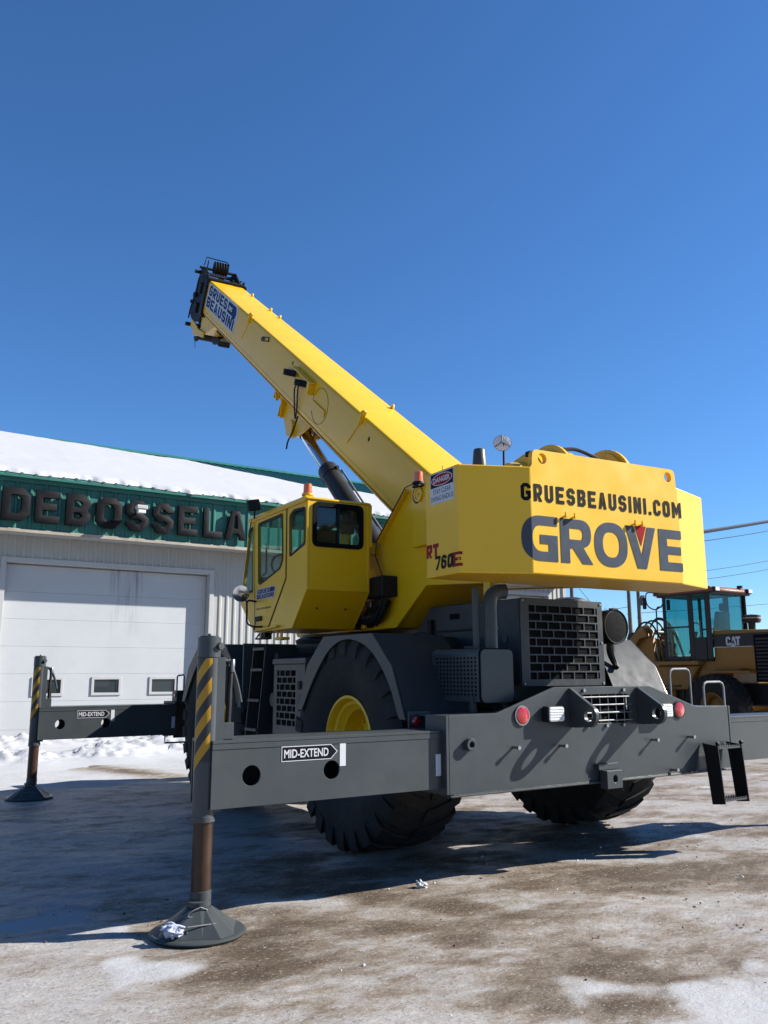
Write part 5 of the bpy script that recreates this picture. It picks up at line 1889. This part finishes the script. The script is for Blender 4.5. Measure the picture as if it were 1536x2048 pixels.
mb.box(CX0 + .05, CX1 - .05, -1.40, -1.05, 3.05, 3.19)
mb.box(-1.02, -.98, -1.40, .10, 3.20, 3.235)
mb.box(-.93, -.80, -1.36, -1.28, 2.95, 3.03)
mb.build('overhead_console', INT, cab, bevel=.01)
MB(MS).box(CX0 + .03, CX1 - .03, -1.46, .13, 3.215, 3.24).build('headliner', INT, cab)
MB(MS).tube([(-1.37, -.30, 2.95), (-1.37, -.32, 2.62), (-1.37, -.22, 2.60)], .010, 6).build('inner_rail', BLK, cab)
# mirrors and rails outside
mb = MB(MS)
mb.tube(bez([(-1.405, -.33, 2.02), (-1.50, -.30, 2.02), (-1.52, -.16, 2.07), (-1.52, -.14, 2.20), (-1.51, -.13, 2.31), (-1.405, -.12, 2.31)], 5), .011, 7)
mb.build('mirror_arm', BLK, cab)
cm = Vector((-1.53, .04, 2.41))
md = Vector((-.30, -1, -.30)).normalized()
mb = MB(MS)
mb.tube([cm - md * .05, cm - md * .03, cm], [.03, .085, .097], 30)
mb.tube([cm - md * .05, (-1.51, -.10, 2.30)], .010, 6)
rm = mb.build('round_mirror', BLK, cab)
mb = MB(MS)
mb.tube([cm + md * .001, cm + md * .007, cm + md * .010], [.094, .065, .02], 30)
mb.build('mirror_glass', CHR, rm)
mb = MB(MS)
c2 = Vector((-1.49, -.17, 3.40))
mb.prismy(rpoly(rect(-.075, -.065, .085, .065), .02, 3), -.02, .02)
mb.v = [MS @ (c2 + Matrix.Rotation(R(12), 3, 'Z') @ Matrix.Rotation(R(-12), 3, 'Y') @ ((MS.inverted() @ Vector(p)))) for p in mb.v]
mr_ = mb.build('side_mirror', BLK, cab, bevel=.008)
MB(MS).tube([(-1.47, -.16, 3.35), (-1.43, -.06, 3.27)], .010, 6).build('mirror_arm', BLK, cab)
MB(MS).tube([(-1.41, .08, 3.28), (-1.45, .07, 3.10), (-1.44, .08, 3.06)], .006, 6).build('hand_rail', BLK, cab)
mb = MB(MS)
mb.tube([(-1.30, .02, 1.962), (-1.34, .04, 1.90), (-1.34, -.12, 1.895), (-1.32, -.30, 1.90), (-1.30, -.36, 1.962)], .010, 6)
mb.box(-1.32, -1.24, -.20, -.06, 1.89, 1.963)
mb.build('step_bracket', BLK, cab)
mb = MB(MS)
mb.box(-1.30, -1.20, -.62, -.44, 1.87, 1.90)
mb.box(-1.29, -1.27, -.60, -.58, 1.9, 1.964)
mb.box(-1.29, -1.27, -.48, -.46, 1.9, 1.964)
mb.build('cab_tray', YEL, cab, bevel=.003)
# cab beacon on a bracket with a welded tab
beacon(-1.33, -1.33, 3.335, cab, False, .095)
MB(MS).box(-1.38, -1.28, -1.39, -1.27, 3.29, 3.304).build('beacon_bracket', YEL, cab, bevel=.003)

# ------------------------------------------------------------------ wheel loader parked beyond the crane
LD = empty('wheel_loader', (13.35, 8.6, 0))
tag(LD, 'dusty yellow and black articulated wheel loader parked beyond the right of the crane', 'wheel loader')
CX = 13.35
for x in (12.26, 14.44):
    for y in (7.75, 10.75):
        wheel(x, y, LD, s=.80, rimmat=CATY, z=.745)
for y in (7.75, 10.75):
    MB().cyl((12.4, y, .745), (14.3, y, .745), .16, 14).build('axle', CATY, LD)
# rear body and hood
mb = MB()
mb.prismx([(4.6, 1.15), (4.6, 2.36), (5.6, 2.47), (8.02, 2.53), (8.02, 1.50), (7.62, 1.49), (7.25, 1.62), (6.55, 1.45), (5.9, 1.0), (5.2, .95)], 12.62, 14.08)
hoodl = mb.build('engine_hood', CATY, LD, bevel=.03, bseg=2)
MB().box(12.606, 12.618, 5.0, 7.98, 2.135, 2.425).build('hood_band', CATB, hoodl)
MB().box(12.60, 12.617, 6.98, 8.02, 2.108, 2.124).build('trim_stripe', WHT, hoodl)
MB().box(12.596, 12.617, 5.0, 6.93, 1.30, 2.38).build('vent_panel', MATTE, hoodl)
mb = MB()
for k in range(12):
    mb.box(12.585, 12.595, 5.05, 6.88, 1.36 + k * .082, 1.40 + k * .082)
mb.build('louvre', CATB, hoodl)
cl = lambda u, v, d: (12.604 - d, 7.66 - u, 2.135 + v)
for b in lettering('C', cl, .0, .015, .205, .125, .62, .21, .12, .1, .001, .003):
    b.build('letter', WHT, hoodl, smooth=0)
b = MB()
b.plate([(.10, .015), (.145, .015), (.185, .22), (.235, .22), (.285, .015), (.24, .015), (.21, .15)], [], cl, .001, .003)
b.build('letter', WHT, hoodl, smooth=0)
b = MB()
b.plate([(.125, -.01), (.19, .085), (.255, -.01)], [], cl, .0035, .005)
b.build('logo_triangle', WHT, hoodl, smooth=0)
for b in lettering('T', cl, .262, .015, .205, .125, .62, .24, .12, .1, .001, .003):
    b.build('letter', WHT, hoodl, smooth=0)
mb = MB()
mb.box(12.25, 14.45, 4.0, 4.62, .75, 1.9)
mb.build('counterweight', CATY, LD, bevel=.06, bseg=2)
MB().box(12.64, 14.06, 7.55, 9.40, 1.25, 1.80).build('mid_body', CATY, LD, bevel=.02)
MB().box(12.30, 12.62, 6.9, 8.2, 1.50, 1.56).build('fender', CATY, LD, bevel=.015)
mb = MB()
mb.lathe([(0, .085), (.30, .085), (.30, .19), (.34, .215), (.47, .215), (.49, .13), (.50, .02)], (13.3, 7.40, 2.40), 'z', 26)
mb.build('precleaner', CATB, LD)
MB().lathe([(.395, .218), (.425, .218)], (13.3, 7.40, 2.40), 'z', 26).build('precleaner_band', BEI, LD)
MB().cyl((13.75, 6.6, 2.4), (13.75, 6.6, 3.0), .07, 14).build('exhaust_stack', CATB, LD)
# cab
cabl = empty('cab', (13.3, 8.7, 1.8), LD)
X0, X1, Y0, Y1, Z0, Z1 = 12.55, 14.05, 8.0, 9.42, 1.82, 3.46
for x in (X0, X1):
    s_ = .05 if x == X0 else -.05
    for a, b in ((Y0, Y0 + .16), (8.50, 8.66), (Y1 - .10, Y1)):
        MB().box(min(x, x + s_), max(x, x + s_), a, b, Z0, Z1).build('pillar', CATB, cabl, bevel=.02)
    MB().box(min(x, x + s_), max(x, x + s_), Y0 + .161, 8.499, Z0, Z0 + .55).build('side_panel', CATB, cabl)
    MB().box(min(x, x + s_), max(x, x + s_), 8.661, Y1 - .101, Z0, Z0 + .10).build('side_panel', CATB, cabl)
    MB().box(min(x, x + s_ * .7), max(x, x + s_ * .7), 8.661, Y1 - .101, 2.62, 2.66).build('door_bar', CATB, cabl)
    MB().box(x + s_ * .4, x + s_ * .5, 8.66, Y1 - .10, Z0 + .1, Z1 - .05).build('door_glass', TEAL, cabl)
    MB().box(x + s_ * .4, x + s_ * .5, Y0 + .16, 8.50, Z0 + .55, Z1 - .05).build('side_glass', TEAL, cabl)
MB().box(X0 + .06, X1 - .06, Y0 + .06, Y0 + .07, 2.53, 3.42).build('rear_glass', TEAL, cabl)
MB().box(X0 + .06, X1 - .06, Y1 - .05, Y1 - .04, 1.95, 3.42).build('front_glass', TEAL, cabl)
mb = MB()
mb.prismx([(7.86, 3.46), (9.62, 3.46), (9.66, 3.50), (9.58, 3.60), (7.95, 3.60), (7.84, 3.52)], X0 - .06, X1 + .06)
rf = mb.build('roof', CATR, cabl, bevel=.02)
MB().box(X0 - .02, X1 + .02, 7.9, 9.55, 3.42, 3.459).build('roof_lining', CATB, cabl)
for x in (12.62, 13.95):
    mb = MB()
    mb.box(x - .10, x + .10, 7.80, 7.90, 3.46, 3.58)
    l_ = mb.build('work_light', CATB, cabl, bevel=.02)
    MB().box(x - .08, x + .08, 7.785, 7.80, 3.475, 3.565).build('lens', CLR, l_, bevel=.005)
MB().cyl((13.72, 7.93, 3.60), (13.72, 7.93, 3.66), .07, 14).build('beacon_mount', CATB, cabl)
mb = MB()
mb.box(X0 + .05, X1 - .05, Y0 + .05, Y1 - .05, Z0 - .02, Z0)
mb.build('floor', CATB, cabl)
mb = MB()
mb.box(13.05, 13.55, 8.25, 8.75, 2.15, 2.35)
mb.prismx([(8.22, 2.35), (8.12, 3.0), (8.24, 3.02), (8.38, 2.35)], 13.05, 13.55)
mb.box(13.17, 13.43, 8.10, 8.20, 3.02, 3.22)
mb.build('seat', SEAT, cabl, bevel=.04, bseg=2)
MB().tube([(13.62, 8.25, 2.35), (13.62, 8.25, 2.65), (13.62, 8.45, 2.70), (13.62, 8.5, 2.4)], .02, 8).build('arm_rest', INT, cabl)
MB().cyl((13.3, 9.2, 2.0), (13.3, 9.0, 2.55), .05, 10).build('steering_column', INT, cabl)
MB().tube([(13.3 + .2 * math.cos(R(a)), 8.98, 2.58 + .2 * math.sin(R(a))) for a in range(0, 360, 18)], .018, 8, closed=True).build('steering_wheel', BLK, cabl)
# platform, tank and articulated front frame
MB().box(12.35, 12.62, 8.30, 9.75, 1.70, 1.80).build('platform', CATY, LD, bevel=.015)
mb = MB()
mb.prismx([(8.38, 1.69), (9.7, 1.69), (9.62, 1.1), (8.75, 1.1)], 12.50, 13.0)
mb.build('fuel_tank', CATY, LD, bevel=.03)
for z in (.55, .85, 1.18):
    MB().box(12.40, 12.62, 8.95, 9.4, z, z + .03).build('step', CATB, LD)
for y in (8.95, 9.38):
    MB().box(12.60, 12.64, y, y + .03, .5, 1.7).build('step_rail', CATB, LD)
mb = MB()
mb.box(12.95, 13.75, 4.6, 9.6, .75, 1.25)
mb.build('rear_frame', CATB, LD, bevel=.03)
mb = MB()
mb.prismx([(9.4, .55), (9.4, 1.3), (9.95, 1.35), (10.05, 2.60), (10.25, 2.78), (10.45, 2.70), (10.62, 1.6), (11.5, 1.2), (11.5, .6)], 12.86, 12.98)
mb.prismx([(9.4, .55), (9.4, 1.3), (9.95, 1.35), (10.05, 2.60), (10.25, 2.78), (10.45, 2.70), (10.62, 1.6), (11.5, 1.2), (11.5, .6)], 13.72, 13.84)
mb.box(12.981, 13.719, 9.6, 11.3, .6, 1.2)
tower = mb.build('loader_tower', CATY, LD, bevel=.015)
for y, z, r in ((10.24, 2.58, .06), (10.30, 1.95, .05), (10.18, 1.55, .06)):
    MB().cyl((12.84, y, z), (13.86, y, z), r, 14).build('tower_pin', CATB, tower)
mb = MB()
for x in (12.70, 13.90):
    mb.prismx([(10.05, 2.45), (10.12, 2.66), (10.32, 2.68), (11.6, 1.55), (12.5, .75), (12.45, .45), (12.2, .45), (11.3, 1.30), (10.3, 2.40)], x - .04, x + .10)
mb.box(12.8, 13.86, 11.4, 11.6, 1.1, 1.5)
mb.build('lift_arm', CATY, LD, bevel=.02)
mb = MB()
mb.prismx([(10.55, 1.75), (10.75, 2.25), (10.95, 2.62), (11.15, 2.60), (11.25, 2.3), (11.05, 1.85), (11.0, 1.35), (10.8, 1.3)], 13.2, 13.5)
mb.build('tilt_lever', CATB, LD, bevel=.03)
mb = MB()
mb.prismx([(12.35, .25), (12.2, .7), (12.35, 1.35), (12.5, 1.45), (12.48, .9), (12.6, .45), (13.5, .18), (13.6, .12), (12.6, .12)], 11.95, 14.75)
bk = mb.build('bucket', CATB, LD, bevel=.015)
mb = MB()
for x in (11.92, 14.75):
    mb.prismx([(12.35, .25), (12.2, .7), (12.35, 1.35), (12.5, 1.45), (13.2, .7), (13.6, .12), (12.6, .12)], x, x + .03)
mb.build('bucket_side', CATB, bk)
for k, (y, z) in enumerate(((9.9, 2.1), (9.85, 2.2), (9.8, 2.0), (9.95, 1.9))):
    MB().tube(bez([(12.95 + .2 * k, y - .4, 1.75), (12.95 + .2 * k, y - .15, 2.2 + .1 * k), (12.92 + .2 * k, y + .15, 2.75 + .05 * k), (12.92 + .2 * k, y + .5, 2.82 + .04 * k), (12.95 + .2 * k, y + .85, 2.5)], 6), .024, 7).build('hose', BLK, LD)
for k in range(6):
    y = 9.55 + .07 * k
    MB().tube(bez([(12.9 + .1 * (k % 3), y, 1.55), (12.86, y + .05, 1.95), (12.9 + .1 * (k % 2), y + .1, 2.35)], 5), .022, 6).build('hose', BLK if k % 2 else CATY, LD)
MB().cyl((13.3, 9.7, 2.2), (13.3, 10.9, 2.5), .09, 14).build('tilt_cylinder', CATY, LD)
mb = MB()
mb.tube(bez([(12.56, 9.36, 3.46), (12.42, 9.62, 3.56), (12.38, 9.76, 3.52), (12.38, 9.74, 3.25), (12.45, 9.58, 3.12), (12.52, 9.44, 3.18), (12.56, 9.40, 3.25)], 6), .016, 7)
mb.build('mirror_arm', CATB, LD)
MB().box(12.30, 12.42, 9.78, 9.84, 3.14, 3.44).build('mirror', CATB, LD, bevel=.02)
MB().tube([(12.45, 9.52, 1.8), (12.45, 9.52, 3.12), (12.47, 9.48, 3.18), (12.55, 9.42, 3.18)], .018, 7).build('grab_rail', CATB, LD)
MB().box(12.62, 12.72, 9.28, 9.33, 3.10, 3.36).build('inner_mirror', CATB, cabl, bevel=.01)

# ------------------------------------------------------------------ utility poles, cables, bare trees
def pole(x, y, h, lab, trafo):
    P = empty('utility_pole', (x, y, 0))
    tag(P, lab, 'utility pole', 'utility poles beyond the yard')
    MB().tube([(x, y, -.3), (x, y, h)], [.19, .13], 14).build('shaft', WOOD, P)
    MB().box(x - 1.1, x + 1.1, y - .06, y + .06, h - .75, h - .62).build('crossarm', WOOD, P)
    for dx in (-1.0, -.5, .5, 1.0):
        MB().lathe([(0, .04), (.06, .06), (.12, .05), (.16, .02)], (x + dx, y, h - .62), 'z', 10).build('insulator', STL, P)
    if trafo:
        MB().lathe([(0, .20), (.02, .24), (.75, .24), (.80, .18), (.82, .05)], (x + .42, y - .1, h - 2.6), 'z', 18).build('transformer', STL, P)
    MB().tube([(x - .3, y, h - 3.6), (x + .3, y, h - 3.62)], .03, 6).build('bracket', STL, P)
pole(46.9, 40.0, 9.6, 'dark wooden utility pole seen under the counterweight, left of a close pair', False)
pole(48.6, 40.5, 9.4, 'browner utility pole carrying a grey transformer, right of a close pair', True)
pole(41.2, 40.5, 8.9, 'utility pole just right of the garage corner, mostly behind the engine hood', False)

def cable(pts, r, nm, lab, grp=None, m=CABL):
    o = MB().tube(bez(pts, 10), r, 6).build(nm, m)
    tag(o, lab, 'cable', grp)
    return o
Pa, Pb = Vector((15.3, 15.5, 5.55)), Vector((34.48, 20.0, 9.25))
def line(a, b, t, sag=0.0):
    p = a + (b - a) * t
    p.z -= sag * (1 - (2 * t - 1) ** 2)
    return p
Pe = Pa + (Pb - Pa) * 2.0
tw = []
cable([line(Pa, Pe, t, .12) for t in (0, .2, .4, .6, .8, 1)], .085, 'service_cable', 'thick black service cable running from the garage roof to the right edge')
cable([line(Pa - Vector((0, 0, .08)), Pe - Vector((0, 0, .12)), t, .50) for t in (0, .2, .4, .6, .8, 1)], .018, 'messenger_wire', 'thin wire sagging just below the thick service cable')
for dx, dz, lab in ((-1.0, 0, 'thin overhead wire, upper of a close pair beside the counterweight'), (1.0, -.55, 'thin overhead wire, lower of a close pair beside the counterweight')):
    a, b = Vector((48.6 + dx * .5, 40.4, 8.95 + dz)), Vector((90 + dx, 44, 16.0 + dz))
    cable([line(a, b, t, .6) for t in (0, .25, .5, .75, 1)], .022, 'overhead_wire', lab, 'thin overhead wires')
a, b = Vector((48.6, 40.4, 6.2)), Vector((95, 44, 10.8))
cable([line(a, b, t, .3) for t in (0, .25, .5, .75, 1)], .02, 'overhead_wire', 'lone thin overhead wire low in the sky behind the loader cab', 'thin overhead wires')
a, b = Vector((41.2, 40.4, 6.0)), Vector((46.9, 40.0, 6.6))
cable([line(a, b, t, .12) for t in (0, .5, 1)], .02, 'overhead_wire', 'short thin wire strung between the poles below the counterweight', 'thin overhead wires')
cable([Vector((41.2, 40.4, 8.4)), Vector((43.4, 38.5, 4.4)), Vector((45.2, 37.0, .0))], .018, 'guy_wire', 'slanting guy wire of the pole near the garage corner')

def tree(x, y, h, lab, seed, spread=1.0):
    rnd = random.Random(seed)
    T = empty('bare_tree', (x, y, 0))
    tag(T, lab, 'tree', 'bare trees behind the yard')
    MB().tube([(x, y, -.2), (x + .1, y, h * .35), (x + rnd.uniform(-.3, .3), y, h * .62)], [.17, .12, .06], 8).build('trunk', BARK, T)
    mb = MB()
    def grow(p, d, L, r, lv):
        q = p + d * L + Vector((rnd.uniform(-.1, .1), rnd.uniform(-.1, .1), .05)) * L
        mb.tube([p, (p + q) / 2 + Vector((rnd.uniform(-.06, .06), rnd.uniform(-.06, .06), 0)) * L, q], [r, r * .8, r * .55], 4, caps=False)
        if lv:
            for _ in range(rnd.choice((3, 4)) if lv > 1 else 5):
                nd = (d + Vector((rnd.uniform(-.8, .8), rnd.uniform(-.8, .8), rnd.uniform(-.1, .7))) * spread).normalized()
                grow(p + (q - p) * rnd.uniform(.4, 1), nd, L * rnd.uniform(.5, .75), r * .55, lv - 1)
    for k in range(7):
        a = rnd.uniform(0, 6.28)
        z = h * rnd.uniform(.28, .6)
        grow(Vector((x + .08, y, z)), Vector((math.cos(a) * .55, math.sin(a) * .55, .85)).normalized(), h * .27, .05, 3)
    mb.build('crown', BARK, T, smooth=0)
tree(47.5, 46.0, 7.2, 'pale bare tree behind the pair of poles under the counterweight', 3)
tree(51.5, 47.0, 6.4, 'pale bare tree right of the pair of poles, behind the loader arm', 5)
tree(44.5, 48.0, 6.0, 'low bare tree behind the black air cleaner drum', 8)
tree(56.0, 50.0, 6.2, 'bare tree far behind the loader cab', 11)

# ------------------------------------------------------------------ small things lying about
rnd = random.Random(5)
mb = MB()
def lump(mb, c, rx, ry, rz, seed, n=26, m=15, rough=.35):
    rs = []
    for j in range(m):
        ph = math.pi * (j + .5) / m - math.pi / 2
        ring = []
        for i in range(n):
            th = 2 * math.pi * i / n
            k = 1 + rough * (vnoise(np.array([math.cos(th) * 1.7 + seed]), np.array([math.sin(th) * 1.7 + ph * 2.1 + seed]), seed)[0] - .5) * 2
            ring.append((c[0] + rx * math.cos(ph) * math.cos(th) * k, c[1] + ry * math.cos(ph) * math.sin(th) * k, c[2] + rz * math.sin(ph) * k))
        rs.append(ring)
    mb.rings(rs)
lump(mb, (-3.640, -.020, .070), .060, .045, .034, 3, rough=.5)
lump(mb, (-3.655, .035, .095), .050, .04, .020, 9, rough=.6)
lump(mb, (-3.600, -.045, .062), .042, .030, .026, 14, rough=.5)
mb.tube(bez([(-3.66, -.01, .11), (-3.60, -.03, .112), (-3.545, -.055, .098)], 5), [.012, .014, .015, .014, .013, .013, .012, .011, .010, .009, .006], 7)
mb.tube(bez([(-3.66, .05, .115), (-3.63, .03, .125), (-3.60, .0, .112)], 5), [.010, .012, .012, .012, .011, .011, .010, .010, .009, .008, .005], 7)
ck = Vector((-3.64, -.01, .062))
mb.v = [ck + (p - ck) * .74 for p in mb.v]
o = mb.build('crumpled_rag', CLOTH, None, smooth=60)
tag(o, 'crumpled pale blue and white rag lying on the near outrigger float', 'rag')
mb = MB()
lump(mb, (-1.700, .275, .020), .032, .026, .026, 21, rough=.6)
lump(mb, (-1.672, .262, .014), .022, .02, .016, 25, rough=.6)
tag(mb.build('ice_chunk', ICE, None, smooth=50), 'white chunk of ice lying at the edge of the crane shadow', 'ice chunk')
mb = MB()
for k in range(260):
    a = rnd.random()
    if a < .7:
        x, y = rnd.uniform(-5.2, 3.5), rnd.uniform(-3.2, 1.0)
    else:
        x, y = rnd.uniform(0, 9), rnd.uniform(-2, 6)
    r = rnd.choice((.003, .004, .004, .005, .006, .008))
    lump(mb, (x, y, r * .35), r * rnd.uniform(.8, 1.7), r * rnd.uniform(.8, 1.5), r * .8, k + 50, 6, 4, .5)
o = mb.build('ice_crumbs', ICE, None, smooth=0)
o['kind'] = 'stuff'

mb = MB()
for k in range(520):
    x, y = rnd.uniform(-5.6, 5.0), rnd.uniform(-3.4, 1.2)
    r = rnd.choice((.002, .003, .003, .004, .005, .007))
    lump(mb, (x, y, r * .2), r * rnd.uniform(.8, 2.2), r * rnd.uniform(.8, 1.6), r * .7, k + 900, 6, 4, .5)
o = mb.build('gravel_bits', WOOD, None, smooth=0)
o['kind'] = 'stuff'
